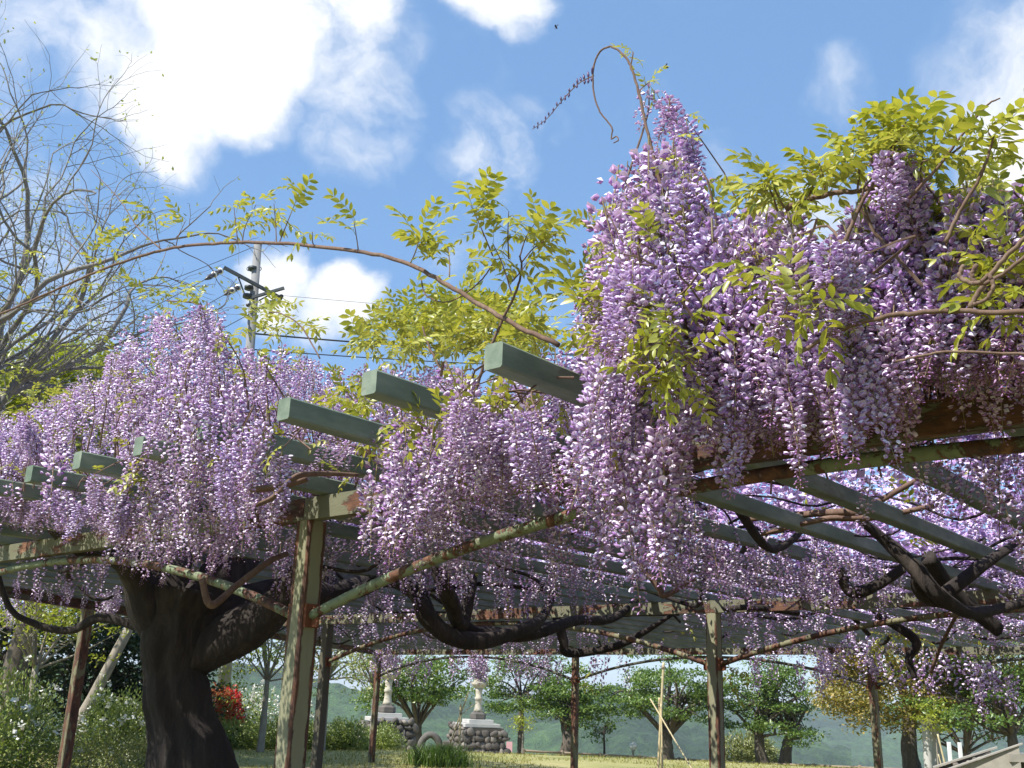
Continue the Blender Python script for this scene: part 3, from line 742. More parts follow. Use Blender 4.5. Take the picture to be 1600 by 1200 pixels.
# trunk and limbs
def gnarled(pts, rad, n=14, amp=.12, seed=0, step=10):
    """a limb whose section is lobed and twisted like old wisteria wood"""
    c = spline(pts, step); r = np.interp(np.linspace(0, len(rad) - 1, len(c)), range(len(rad)), rad)
    rg = np.random.default_rng(seed)
    tg = np.gradient(c, axis=0); tg /= np.linalg.norm(tg, axis=1)[:, None]
    u = np.cross(tg[0], (0.3, 1, .2)); u /= np.linalg.norm(u); V = []
    ph = rg.uniform(0, 6.28, 4)
    for i in range(len(c)):
        u = u - tg[i] * (u @ tg[i]); u /= np.linalg.norm(u); w = np.cross(tg[i], u)
        a = np.arange(n) * 2 * math.pi / n; k = i * .07
        lob = 1 + amp * (np.sin(2 * a + ph[0] + k) + .7 * np.sin(3 * a + ph[1] - k * 1.3) + .55 * np.sin(5 * a + ph[2] + k * .7)) + (amp * (.5 * np.sin(8 * a + ph[1] + k * .5) + .45 * np.sin(13 * a + ph[0] - k * .4)) if n > 20 else 0) + amp * .12 * rg.normal(size=n)
        rr = r[i] * lob * (1 + .04 * math.sin(i * .5 + ph[3]))
        V.append(c[i] + (np.cos(a) * rr)[:, None] * u + (np.sin(a) * rr)[:, None] * w)
    Fs = [(i * n + j, i * n + (j + 1) % n, (i + 1) * n + (j + 1) % n, (i + 1) * n + j) for i in range(len(c) - 1) for j in range(n)]
    Fs += [tuple(range(n))[::-1], tuple((len(c) - 1) * n + j for j in range(n))]
    b = MB(); b.add(np.concatenate(V), Fs); return b
g0 = G(300, 6.9)
trunk = [np.array([g0[0] + .02, g0[1], -.2]), P(320, 1330, 6.9), P(302, 1200, 6.9), P(282, 1110, 6.9), P(272, 1050, 6.9), P(277, 985, 6.9), P(290, 925, 6.9)]
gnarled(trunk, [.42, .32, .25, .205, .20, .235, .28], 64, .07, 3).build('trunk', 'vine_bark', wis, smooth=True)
limbs = [([P(275, 1010, 6.9), P(235, 960, 6.8), P(215, 905, 6.7), P(190, 870, 6.6), P(120, 850, 6.6)], [.16, .12, .10, .09, .06]),
         ([P(285, 1000, 6.95), P(270, 940, 6.9), P(265, 890, 7.0), P(280, 860, 7.2)], [.2, .15, .12, .1]),
         ([P(295, 1010, 6.9), P(350, 960, 7.0), P(400, 940, 7.1), P(450, 930, 7.3), P(540, 925, 7.8)], [.2, .17, .14, .11, .08]),
         ([P(290, 990, 6.9), P(325, 930, 6.9), P(350, 890, 7.0), P(380, 870, 7.3)], [.2, .16, .12, .1]),
         ([P(305, 1020, 6.85), P(380, 985, 6.7), P(430, 950, 6.6), P(470, 900, 6.5)], [.15, .14, .12, .09]),
         ([P(235, 985, 7.1), P(160, 965, 7.3), P(110, 985, 7.5), P(55, 975, 7.6), P(10, 940, 7.6)], [.032, .028, .024, .022, .02]),
         ([P(540, 925, 7.8), P(610, 905, 7.6), P(650, 925, 7.4), P(668, 965, 7.3), P(705, 995, 7.4), P(760, 1000, 7.6), P(822, 980, 7.9), P(850, 960, 8.2)], [.055, .06, .065, .07, .07, .065, .055, .04]),
         ([P(725, 975, 7.8), P(770, 990, 8.0), P(830, 990, 8.2), P(900, 970, 8.6), P(960, 965, 9)], [.05, .06, .06, .05, .04]),
         ([P(690, 905, 7.2), P(705, 940, 7.3), P(722, 975, 7.5)], [.06, .06, .05]),
         ([P(1330, 800, 5.5), P(1380, 842, 5.6), P(1402, 862, 5.6), P(1430, 888, 5.6), P(1458, 922, 5.6), P(1486, 943, 5.7), P(1520, 958, 5.9), P(1570, 950, 6.2), P(1660, 925, 6.6)], [.02, .028, .034, .038, .04, .036, .03, .025, .02]),
         ([P(1465, 940, 5.75), P(1482, 925, 5.75), P(1510, 903, 5.8), P(1540, 880, 5.9), P(1590, 850, 6.1), P(1650, 832, 6.3)], [.03, .033, .032, .028, .024, .02]),
         ([P(1432, 893, 5.6), P(1434, 918, 5.65), P(1452, 938, 5.7), P(1482, 944, 5.75)], [.028, .03, .028, .024]),
         ([P(1310, 890, 6.2), P(1330, 925, 6.2), P(1370, 915, 6.2), P(1412, 888, 6.2)], [.03, .032, .03, .025]),
         ([P(1450, 870, 6.0), P(1490, 925, 6.2), P(1560, 985, 6.4)], [.04, .045, .04]),
         ([P(1370, 960, 9), P(1430, 1000, 9), P(1420, 1030, 9), P(1430, 1060, 9)], [.035, .035, .03, .02]),
         ([P(868, 955, 10), P(880, 1000, 10), P(890, 1020, 10), P(960, 1010, 10), P(1010, 985, 10), P(1050, 960, 10)], [.045, .045, .04, .035, .03, .02]),
         ([P(1170, 812, 5.2), P(1230, 806, 5.1), P(1310, 800, 5), P(1345, 798, 5), P(1400, 768, 5), P(1450, 740, 5)], [.010, .014, .016, .016, .013, .01]),
         ([P(1190, 835, 5.1), P(1283, 812, 5), P(1320, 810, 5), P(1372, 808, 5), P(1460, 790, 5)], [.010, .015, .016, .014, .01]),
         ([P(315, 905, 4.6), P(330, 945, 4.6), P(370, 915, 4.7), P(420, 878, 4.8), P(448, 865, 4.9)], [.013, .015, .014, .013, .012]),
         ([P(1000, 880, 6.5), P(1030, 920, 6.5), P(1040, 930, 6.5), P(1085, 905, 6.6)], [.02, .02, .018, .016]),
         ([P(400, 790, 3.4), P(430, 775, 3.4), P(462, 745, 3.4), P(500, 740, 3.5), P(560, 742, 3.6)], [.007, .010, .010, .009, .006]),
         ([P(390, 765, 3.5), P(440, 760, 3.5), P(480, 748, 3.5)], [.012, .012, .01]),
         ([P(1455, 1050, 9), P(1470, 1010, 8.8), P(1490, 970, 8.5), P(1500, 955, 8.5)], [.016, .016, .014, .012])]
for i, (p, r) in enumerate(limbs):
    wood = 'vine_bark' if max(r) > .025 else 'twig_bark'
    if r[0] > .025 and i < 9:                       # the ends climb up through the rafters out of sight
        e = p[-1] + (p[-1] - p[-2]) * 1.0; e[2] = max(2.60, e[2]); p = p + [e]; r = r + [r[-1] * .6]
        if i in (6, 7, 8):
            e = p[0] + (p[0] - p[1]) * 1.0; e[2] = max(2.60, e[2]); p = [e] + p; r = [r[0] * .6] + r
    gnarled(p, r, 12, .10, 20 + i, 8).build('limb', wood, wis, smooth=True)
# vines winding over the rafters
for i in range(46):
    s, t = 3.2 + rng.random() * 11, rng.uniform(-2, 15)
    if t > edge(s) - .8: continue
    q = [ST(s, t, rng.uniform(2.3, 2.55))]
    a = rng.uniform(0, 6.28)
    for k in range(int(rng.integers(4, 8))):
        a += rng.normal() * .6; s = max(3.0, s + math.cos(a) * .45); t += math.sin(a) * .45
        q.append(ST(s, t, rng.choice([2.40, 2.36, 2.53, 2.56]) + rng.normal() * .03))
    px = proj(q[0])
    if px[2] < 1 or not (-150 < px[0] < 1750): continue
    r_ = rng.uniform(.010, .026)
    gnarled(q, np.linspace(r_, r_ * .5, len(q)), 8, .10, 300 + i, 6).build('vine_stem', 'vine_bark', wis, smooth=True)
tangle = MB()
for i in range(520):
    s, t = 2.9 + rng.random() * 12, rng.uniform(-2.5, 15.5)
    if t > edge(s) - .4: continue
    q = [ST(s, t, rng.uniform(2.5, 2.68))]; a = rng.uniform(0, 6.28)
    for k in range(5):
        a += rng.normal() * .7; s = max(2.9, s + math.cos(a) * .24); t += math.sin(a) * .24; q.append(ST(s, t, rng.uniform(2.46, 2.7)))
    px = proj(q[0])
    if px[2] < 1 or not (-150 < px[0] < 1750): continue
    c = spline(q, 3); r_ = rng.uniform(.005, .016); tangle.tube(c, np.linspace(r_, r_ * .5, len(c)), 5, False)
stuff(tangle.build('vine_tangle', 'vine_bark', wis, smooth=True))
# long shoots
SH = 2.15
def shoot(pts, r0_, r1_, s, mat='twig_bark', name='shoot'):
    q = [Ps(x, y, s + (dz[0] if dz else 0)) for x, y, *dz in pts]
    c = spline(q, 8); b = MB(); b.tube(c + rng.normal(size=c.shape) * r1_ * .25, np.linspace(r0_, r1_, len(c)), 7)
    b.build(name, mat, wis, smooth=True); return c
arch = shoot([(872, 538), (800, 505), (720, 458), (640, 413), (540, 390), (400, 379), (300, 383), (230, 397), (150, 425), (60, 465), (-40, 508)], .0085, .0065, 2.25)
shoot([(1035, 300), (1018, 232), (1008, 190), (998, 145), (985, 102), (968, 80), (953, 72)], .0052, .003, SH)
shoot([(953, 72), (938, 80), (928, 103), (927, 140), (936, 172), (952, 193), (957, 203), (955, 217), (963, 213), (966, 219), (959, 223)], .0032, .0018, SH)
shoot([(1420, 310), (1465, 262), (1500, 215), (1530, 178), (1548, 160), (1563, 154)], .0036, .0014, 1.9)
shoot([(1228, 326), (1260, 313), (1300, 302), (1350, 297), (1385, 290)], .007, .005, 2.0)
shoot([(1317, 385), (1345, 320), (1365, 285), (1400, 215), (1415, 192)], .005, .002, 1.95)
shoot([(1478, 378), (1500, 330), (1530, 280), (1545, 240), (1552, 215)], .0045, .002, 1.9)
shoot([(1252, 548), (1320, 512), (1400, 492), (1500, 487), (1650, 489)], .0042, .005, 1.75)
shoot([(1400, 565), (1440, 556), (1500, 549), (1650, 556)], .0022, .0024, 1.75)
shoot([(1515, 482), (1540, 440), (1572, 400), (1620, 355)], .005, .004, 1.75)
shoot([(1505, 415), (1500, 432), (1518, 443), (1535, 440), (1545, 430), (1552, 448), (1540, 468), (1522, 475)], .004, .003, 1.6)
shoot([(1525, 415), (1518, 430), (1530, 443), (1560, 432), (1610, 395)], .004, .003, 1.62)
shoot([(740, 620), (760, 560), (785, 500), (805, 460), (815, 420), (812, 400)], .006, .003, 2.3)
shoot([(658, 437), (665, 460), (690, 472), (715, 466), (750, 440), (775, 405)], .0025, .0025, 2.3)
shoot([(252, 390), (215, 355), (185, 310), (142, 265)], .004, .0018, 2.3)
shoot([(130, 400), (108, 380), (95, 372)], .003, .002, 2.3)
shoot([(5, 470), (-10, 460)], .003, .002, 2.3)
shoot([(1000, 560), (1050, 480), (1045, 400), (1040, 300)], .009, .007, 2.25)
shoot([(1085, 470), (1072, 420), (1060, 380)], .008, .006, 2.2)
shoot([(360, 560), (330, 500), (310, 475), (260, 470)], .007, .004, 2.5)
shoot([(500, 560), (470, 510), (440, 490), (420, 488)], .004, .003, 2.8)
shoot([(690, 580), (670, 540), (660, 510)], .006, .004, 2.9)
# fine twigs carrying the clusters
tw = MB()
for i in range(0, len(racs), 2):
    p, Ln, dz, s, x, y = racs[i]
    base = p + np.array([rng.normal() * .06, rng.normal() * .06, 0]) + SD * .10; base[2] = max(2.45, p[2] - rng.uniform(.25, .6))
    mid = (p + base) / 2 + np.array([rng.normal() * .04, rng.normal() * .04, .06])
    top = p + np.array([0, 0, .012])
    tw.tube(spline([base, mid, top], 3), np.linspace(.0042, .0016, 7), 4, False)
stuff(tw.build('twig_tangle', 'twig_bark', wis))
# bud spike on the hooked shoot
bs = spline([Ps(928, 118, SH), Ps(905, 130, SH), Ps(880, 155, SH), Ps(855, 185, SH), Ps(832, 202, SH)], 8)
b = MB(); b.tube(bs, np.linspace(.002, .001, len(bs)), 5); spike = b.build('bud_spike', 'twig_bark', wis)
bb = MB()
for i in range(1, len(bs), 2):
    u = i / len(bs)
    for sg in ((1, -.5) if i % 4 == 1 else (.8,) if i % 3 else (-.8, .9)):
        d = np.array([.25 * -.3, .3 * rng.normal(), sg]); d /= np.linalg.norm(d); Lb = (.028 - .015 * u) * rng.uniform(.7, 1.1) * (1 if sg > 0 else .7)
        a = bs[i] + rng.normal(size=3) * .001; q = [a, a + d * Lb * .35, a + d * Lb * .65, a + d * Lb]
        bb.tube(q, [.0008, .002 + .002 * (1 - u), .0044 - .002 * u, .0008], 5)
bb.build('buds', 'dark_bud', spike, smooth=True)['kind'] = 'stuff'

# compound leaves
def leaf_mesh(seed, n=5, Lr=.15, ll=.058, droop=.5, fold=.5):
    r = np.random.default_rng(seed); Vs, Ts = [], []; n0 = 0
    c = [np.array([Lr * u, .012 * math.sin(3 * u + seed), .05 * u - droop * Lr * u * u * .8]) for u in np.linspace(0, 1, 9)]
    b = MB(); b.tube(c, np.linspace(.0014, .0007, 9), 3, False)
    V = np.concatenate(b.v); T = np.array([(q[0], q[1], q[2]) for q in b.f] + [(q[0], q[2], q[3]) for q in b.f]); Vs.append(V); Ts.append(T); n0 = len(V)
    cc = np.array(c)
    for i in range(n * 2 + 1):
        u = .22 + .74 * (i // 2) / max(1, n - 1) if i < 2 * n else 1.0
        sd = (1 if i % 2 else -1) if i < 2 * n else 0
        o = np.array([np.interp(u * 8, range(9), cc[:, k]) for k in range(3)])
        ang = sd * r.uniform(.75, 1.15); el = r.normal() * .25 - .30 * droop * 2 * u
        L_ = ll * r.uniform(.8, 1.15) * (1.0 - .25 * abs(u - .55)); W = L_ * r.uniform(.17, .23)
        x = np.array([math.cos(ang) * math.cos(el), math.sin(ang) * math.cos(el), math.sin(el)])
        y = np.cross((0, 0, 1), x); y /= np.linalg.norm(y); z = np.cross(x, y)
        f = fold * r.uniform(.5, 1.2)
        pts = [(0, 0, 0), (.3, .85, f), (.62, .9, f), (1, 0, -.25), (.62, -.9, f), (.3, -.85, f), (.33, 0, .05), (.66, 0, 0)]
        V = np.array([o + x * (a * L_) + y * (b_ * W) + z * (c_ * W * .6 - .12 * L_ * a * a) for a, b_, c_ in pts])
        T = np.array([(0, 6, 1), (1, 6, 7), (1, 7, 2), (2, 7, 3), (0, 5, 6), (5, 7, 6), (5, 4, 7), (4, 3, 7)])
        Vs.append(V); Ts.append(T + n0); n0 += 8
    return np.concatenate(Vs), np.concatenate(Ts)
LV = [leaf_mesh(1, 5, .16, .060, .5), leaf_mesh(2, 4, .13, .055, 1.0), leaf_mesh(3, 6, .18, .058, .3), leaf_mesh(4, 5, .13, .050, 1.4, .9), leaf_mesh(5, 4, .10, .045, 1.8, 1.1)]
lv_me = []
for V, T in LV:
    me = fast_mesh('leaf', V, T, smooth=False); me.materials.append(MATS['young_leaf']); lv_me.append(me)
leaves = []                                        # (matrix, variant, priority)
def put_leaf(p, d, sc, k=None, pr=0):
    ax = axes_from(d); rl = rng.uniform(-.7, .7); k = int(rng.integers(len(LV))) if k is None else k
    mt = Matrix(((ax[0][0], ax[1][0], ax[2][0], p[0]), (ax[0][1], ax[1][1], ax[2][1], p[1]), (ax[0][2], ax[1][2], ax[2][2], p[2]), (0, 0, 0, 1)))
    leaves.append((mt @ Matrix.Rotation(rl, 4, 'X') @ Matrix.Scale(sc, 4), k, pr))
def cluster(x, y, rx, ry, n, s, ds=.15, sc=1, upw=.6, pr=1):
    for _ in range(n):
        a = rng.uniform(0, 6.28); q = math.sqrt(rng.random())
        p = Ps(x + math.cos(a) * rx * q, y + math.sin(a) * ry * q, s + rng.normal() * ds)
        d = np.array([rng.normal(), rng.normal(), rng.normal() * .6 + upw]); put_leaf(p, d, sc * rng.uniform(.75, 1.2), None, pr)
def spray(x, y, x2, y2, n, s, sc=1):
    """a short upright side shoot with young leaves at its end"""
    a, b_ = Ps(x, y, s), Ps(x2, y2, s + rng.normal() * .05); c = spline([a, (a + b_) / 2 + rng.normal(size=3) * .008, b_], 4)
    m_ = MB(); m_.tube(c, np.linspace(.0028, .0014, len(c)), 5); m_.build('side_shoot', 'twig_bark', wis)
    for i in range(n):
        u = .35 + .65 * (i + 1) / n; p = a + (b_ - a) * u
        d = np.array([rng.normal() * .9, rng.normal() * .9, rng.uniform(-.1, 1.0)]); put_leaf(p, d, sc * rng.uniform(.6, 1.0), None, 2)
sp = [(250, 388, 242, 335, 6), (275, 385, 290, 345, 3), (372, 382, 365, 318, 6), (378, 382, 400, 320, 6), (432, 380, 428, 318, 5), (436, 380, 468, 300, 4), (490, 383, 488, 362, 2), (560, 392, 553, 345, 4), (640, 414, 655, 372, 7), (702, 432, 700, 385, 4),
      (770, 400, 735, 320, 6), (795, 405, 795, 330, 6), (812, 402, 835, 350, 7), (815, 410, 870, 365, 5), (800, 460, 770, 380, 6), (800, 440, 830, 400, 5), (140, 430, 150, 375, 3), (160, 425, 175, 372, 4), (190, 410, 155, 455, 4), (105, 448, 130, 480, 2), (20, 480, 20, 430, 4), (30, 478, 45, 400, 3),
      (1225, 325, 1205, 285, 7), (1215, 330, 1190, 280, 6), (1262, 312, 1262, 262, 5), (1285, 305, 1280, 255, 5), (1340, 298, 1330, 240, 5), (1372, 285, 1360, 220, 7), (1395, 240, 1405, 200, 7), (1415, 260, 1440, 225, 7), (1440, 285, 1450, 250, 5), (1548, 225, 1545, 208, 5), (1530, 275, 1545, 240, 5), (985, 105, 988, 82, 3), (1000, 150, 1015, 128, 3), (1480, 245, 1495, 232, 2)]
for x, y, x2, y2, n in sp: spray(x, y, x2, y2, n, 2.25 if x < 1100 else 1.95, .5 if 980 < x < 1020 else 1.0 if x < 1100 else .75)
cluster(710, 525, 150, 40, 230, 3.3, .25, .85); cluster(710, 500, 110, 32, 120, 3.4, .2, .85); cluster(600, 535, 50, 25, 22, 3.2, .2, 1.05)
cluster(830, 530, 45, 40, 22, 2.7, .2, .9); cluster(925, 475, 30, 35, 16, 2.2, .15, .9); cluster(965, 520, 40, 50, 12, 2.1, .12, .9)
cluster(1045, 530, 34, 55, 40, 1.76, .05, .55, .1); cluster(1050, 592, 22, 20, 12, 1.76, .05, .5, -.2)
cluster(565, 625, 40, 22, 26, 2.5, .08, .85, .2); cluster(590, 665, 25, 25, 14, 2.4, .08, .8, -.1); cluster(672, 660, 20, 22, 10, 2.0, .06, .7, .1); cluster(745, 645, 20, 18, 8, 2.1, .06, .7)
cluster(430, 505, 55, 26, 34, 3.6, .2, 1.0); cluster(265, 700, 14, 45, 8, 2.1, .05, .6); cluster(215, 745, 22, 10, 7, 2.0, .05, .6, -.1); cluster(545, 745, 10, 12, 3, 2.4, .05, .6)
cluster(1550, 410, 50, 40, 10, 1.9, .08, .6); cluster(1540, 470, 60, 30, 18, 2.0, .1, .7); cluster(1590, 330, 30, 40, 4, 1.95, .08, .6); cluster(1590, 480, 40, 30, 10, 1.95, .1, .7)
cluster(1195, 440, 25, 35, 10, 1.85, .08, .65); cluster(1270, 488, 28, 14, 9, 1.65, .05, .6); cluster(1040, 385, 25, 20, 8, 2.1, .05, .7); cluster(1220, 310, 25, 20, 14, 2.0, .08, .75); cluster(1300, 280, 60, 30, 12, 2.1, .1, .7); cluster(1410, 235, 45, 35, 24, 2.0, .08, .75)
cluster(270, 462, 40, 12, 10, 2.4, .1, .7); cluster(60, 610, 60, 30, 16, 3.2, .2, .8); cluster(130, 640, 80, 40, 20, 2.9, .3, .7)
for i in range(0, len(racs), 4):                   # a few among the flowers
    p = racs[i][0]; put_leaf(p + np.array([0, 0, .02]), rng.normal(size=3) + np.array([0, -.3, .3]), rng.uniform(.45, .7), None, 0)
for i in range(260):                               # over the roof
    s, t = rng.uniform(3, 15), rng.uniform(-2, 9); q = ST(s, t, rng.uniform(2.5, 2.9)); put_leaf(q, rng.normal(size=3), rng.uniform(.8, 1.3), None, -1)
for (x, y, n, s) in [(700, 1035, 5, 14.6), (1025, 0, 0, 1), (875, 1035, 4, 14.5), (925, 1060, 5, 14), (1155, 1050, 6, 8), (690, 960, 2, 6), (1380, 1005, 14, 11), (1420, 990, 10, 11)]:
    cluster(x, y, 18, 16, n, s, .1, 1.0, -.2, 0)
lo = sorted(range(len(leaves)), key=lambda i: -leaves[i][2])
for i in lo[:300]:
    o = obj('leaf', lv_me[leaves[i][1]], None, wis); o.matrix_basis = leaves[i][0]
Vs, Ts = [], []; n0 = 0
for i in lo[300:]:
    V, T = LV[leaves[i][1]]; A = np.array(leaves[i][0]); W = V @ A[:3, :3].T + A[:3, 3]
    Vs.append(W); Ts.append(T + n0); n0 += len(V)
stuff(obj('leaf_mass', fast_mesh('leaf_mass', np.concatenate(Vs), np.concatenate(Ts)), 'young_leaf', wis))
print('leaves', len(leaves))

# ------------------------------------------------------------------ trees, shrubs
def leaf_cards(cent, size, flat=.5, seed=0, lens=1.7):
    """many small folded leaf faces round the given points"""
    r = np.random.default_rng(seed); n = len(cent)
    d = r.normal(size=(n, 3)); d[:, 2] *= flat; d /= np.linalg.norm(d, axis=1)[:, None]
    w = np.cross(d, r.normal(size=(n, 3)) * np.array([.5, .5, 0]) + np.array([0, 0, 1])); w /= np.maximum(np.linalg.norm(w, axis=1)[:, None], 1e-6)
    nn = np.cross(d, w); sz = size * r.uniform(.6, 1.3, n)[:, None]
    a = cent; b = cent + d * sz * .5 + w * sz * .5 / lens + nn * sz * .1; c = cent + d * sz - nn * sz * .12; e = cent + d * sz * .5 - w * sz * .5 / lens + nn * sz * .1
    V = np.stack([a, b, c, e], 1).reshape(-1, 3); i = np.arange(n)[:, None] * 4
    T = np.concatenate([np.concatenate([i, i + 1, i + 2], 1), np.concatenate([i, i + 2, i + 3], 1)])
    return V, T
def crown_points(c, rad, nclump, per, cs, seed, flat=.55, shell=.35, low=-1.0):
    r = np.random.default_rng(seed); pts = []; cl = []
    ph = r.uniform(0, 6.28, 6)
    while len(cl) < nclump:
        d = r.normal(size=3); d /= np.linalg.norm(d)
        if d[2] < low: continue
        bump_ = 1 + .16 * math.sin(3 * math.atan2(d[1], d[0]) + ph[0]) + .14 * math.sin(5 * d[2] + ph[1] + 2 * d[0]) + .10 * math.sin(9 * d[0] + ph[2])
        q = (shell + (1 - shell) * r.random() ** .5) * bump_
        cl.append(np.asarray(c) + d * np.asarray(rad) * q)
    cl = np.array(cl)
    for k in cl: pts.append(k + r.normal(size=(per, 3)) * np.array([cs, cs, cs * flat]))
    return cl, np.concatenate(pts)
def tree(name, label, base, H, W, tr, leaf, bark='tree_bark', fork=.4, nclump=60, per=125, cs=.30, size=.14, seed=0, lean=(0, 0), group=None, cz=.62, rz=.40, low=-.75, shell=.35, forks=1, nb=14, cat='tree', flat=.27):
    r = np.random.default_rng(seed); base = np.asarray(base, float)
    t = thing(name, label, cat, base, group)
    c = base + np.array([lean[0], lean[1], H * cz]); rad = np.array([W / 2, W / 2, H * rz])
    cl, pts = crown_points(c, rad, nclump, per, cs, seed, flat, shell, low)
    b = MB()
    for f in range(forks):
        off = np.array([(f - (forks - 1) / 2) * tr * 2.2, 0, 0]); top = base + np.array([lean[0] * .6 + off[0] * 2.5, lean[1] * .6, H * fork])
        path = spline([base + off + np.array([0, 0, -.25]), base + off + (top - base) * .45 + r.normal(size=3) * tr * .4, top], 5)
        b.tube(path, np.linspace(tr * 1.25, tr * .72, len(path)), 10, wob=.05)
        for k in r.choice(len(cl), min(nb, len(cl)), replace=False):
            e = cl[k]; m1 = top + (e - top) * .45 + np.array([0, 0, .12 * H * r.random()]) + r.normal(size=3) * .05 * H
            q = spline([top - np.array([0, 0, tr]), m1, e], 5); b.tube(q, np.linspace(tr * .36, tr * .05, len(q)), 6, wob=.05)
            for _ in range(2):
                e2 = cl[int(r.integers(len(cl)))]; e2 = m1 + (e2 - m1) * .6
                q = spline([m1, (m1 + e2) / 2 + r.normal(size=3) * .04 * H, e2], 4); b.tube(q, np.linspace(tr * .18, tr * .04, len(q)), 5)
    b.build('trunk', bark, t, smooth=True)
    V, T = leaf_cards(pts, size, .7, seed + 1)
    obj('crown', fast_mesh('crown', V, T), leaf, t)
    return t
V, T = leaf_cards(BLOCK_CEN, .050, .5, 991, 1.3)
pc = np.repeat(np.array([lerp((.46, .27, .54), (.80, .73, .86), u) for u in rng.random(len(BLOCK_CEN))]), 4, 0)
stuff(obj('light_block_petals', fast_mesh('light_block_petals', V, T, pc), 'wisteria_petal', wis))  # petal layer added to darken the underside of the roof
tree('cherry_tree', 'spreading cherry tree between the two stone lanterns', G(655, 42), 4.3, 4.4, .20, 'cherry_leaf', seed=1, nclump=72, cz=.66, fork=.32, rz=.30)
tree('cherry_tree', 'slender upright cherry tree beside the pink board', G(815, 44), 5.0, 3.7, .13, 'cherry_leaf', seed=2, nclump=51, fork=.55, cz=.62, rz=.36)
tree('cherry_tree', 'cherry tree with a thick leaning stump-like trunk', G(876, 43), 3.7, 3.0, .27, 'cherry_leaf', seed=3, nclump=42, lean=(.35, 0), fork=.40, cz=.66)
tree('cherry_tree', 'broad cherry tree behind the tall bamboo tripod', G(1042, 44), 4.6, 5.2, .30, 'cherry_leaf', seed=4, nclump=78, fork=.33, cz=.62, rz=.32)
tree('cherry_tree', 'cherry tree with twin trunks and a pointed top by the log fence', G(1208, 45), 4.6, 4.0, .24, 'cherry_leaf', seed=5, nclump=72, forks=2, fork=.36, cz=.60, rz=.36)
tree('cherry_tree', 'small thin cherry tree standing alone in front of the valley', G(944, 45), 2.4, 1.5, .05, 'cherry_leaf', seed=6, nclump=18, per=22, cs=.18, fork=.55)
tree('cherry_tree', 'loose green cherry tree behind the stone roofed wall', G(1575, 33), 4.6, 5.5, .16, 'cherry_leaf', seed=7, nclump=78, fork=.3, nb=20, size=.12)
tree('cherry_tree', 'far green cherry tree beyond the round bronze tree', G(1500, 45), 4.4, 5.0, .2, 'cherry_leaf', seed=17, nclump=48, fork=.3)
tree('evergreen_tree', 'big round evergreen tree with bronze young leaves', G(1420, 35), 5.5, 6.2, .24, 'bronze_leaf', seed=8, nclump=360, per=85, cs=.24, size=.13, fork=.36, cz=.62, rz=.36, shell=.45, low=-.9, flat=.8)
tree('sapling', 'staked sapling with yellow leaves in front of the bronze tree', G(1457, 24), 1.55, .55, .015, 'yellow_leaf', 'pale_bark', seed=9, nclump=18, per=26, cs=.09, size=.07, fork=.5, nb=5, cz=.78, rz=.3)
tree('sapling', 'young sapling on the verge right of the pink board', G(819, 38), 1.7, .9, .03, 'yellow_leaf', 'pale_bark', seed=10, nclump=18, per=20, cs=.12, size=.09, fork=.6, nb=5, cz=.75, rz=.25)
tree('young_tree', 'light green tree with a pale trunk behind the clipped hedge', G(508, 25), 3.7, 3.0, .085, 'pale_leaf', 'pale_bark', seed=11, nclump=75, per=34, cs=.2, size=.085, fork=.45, cz=.62, rz=.38, shell=.2)
tree('young_tree', 'yellow green tree behind the rusty front post', G(415, 24), 3.9, 2.4, .07, 'yellow_leaf', 'pale_bark', seed=12, nclump=70, per=36, cs=.2, size=.085, fork=.4, cz=.6, rz=.40, shell=.2)
tree('young_tree', 'yellow green tree in front of the hidden stone lantern', G(585, 23), 3.2, 1.5, .05, 'pale_leaf', 'pale_bark', seed=21, nclump=40, per=34, cs=.17, size=.08, fork=.45, cz=.66, rz=.34, shell=.2)
tree('maple_tree', 'yellow leaved maple above the white azalea', G(48, 17), 3.2, 2.8, .06, 'yellow_leaf', 'pale_bark', seed=13, nclump=80, per=36, cs=.15, size=.07, fork=.5, cz=.74, rz=.24, shell=.15, flat=.35)
tree('leaning_tree', 'tree with a pale leaning trunk beside the maple', G(98, 19), 4.0, 3.2, .10, 'bush_leaf', 'pale_bark', seed=14, nclump=60, per=30, cs=.22, size=.09, lean=(1.5, .6), fork=.62, cz=.92, rz=.2)
tree('leafy_tree', 'tall bright yellow green tree behind the left end of the pergola', G(30, 21), 8.4, 5.4, .22, 'yellow_leaf', seed=15, nclump=260, per=70, cs=.34, size=.15, fork=.35, cz=.71, rz=.19, shell=.3)
for i, (px, D, H, W, lb) in enumerate([(-40, 24, 3.9, 4.6, 'dark evergreen tree behind the maple'), (130, 24, 3.3, 4.0, 'dark evergreen tree behind the pale leaning trunk'), (225, 25, 3.0, 3.4, 'dark evergreen tree behind the wisteria trunk')]):
    tree('dark_evergreen', lb, G(px, D), H, W, .15, 'dark_leaf', seed=30 + i, nclump=150, per=45, cs=.26, size=.13, fork=.25, cz=.52, rz=.46, shell=.4, low=-1)

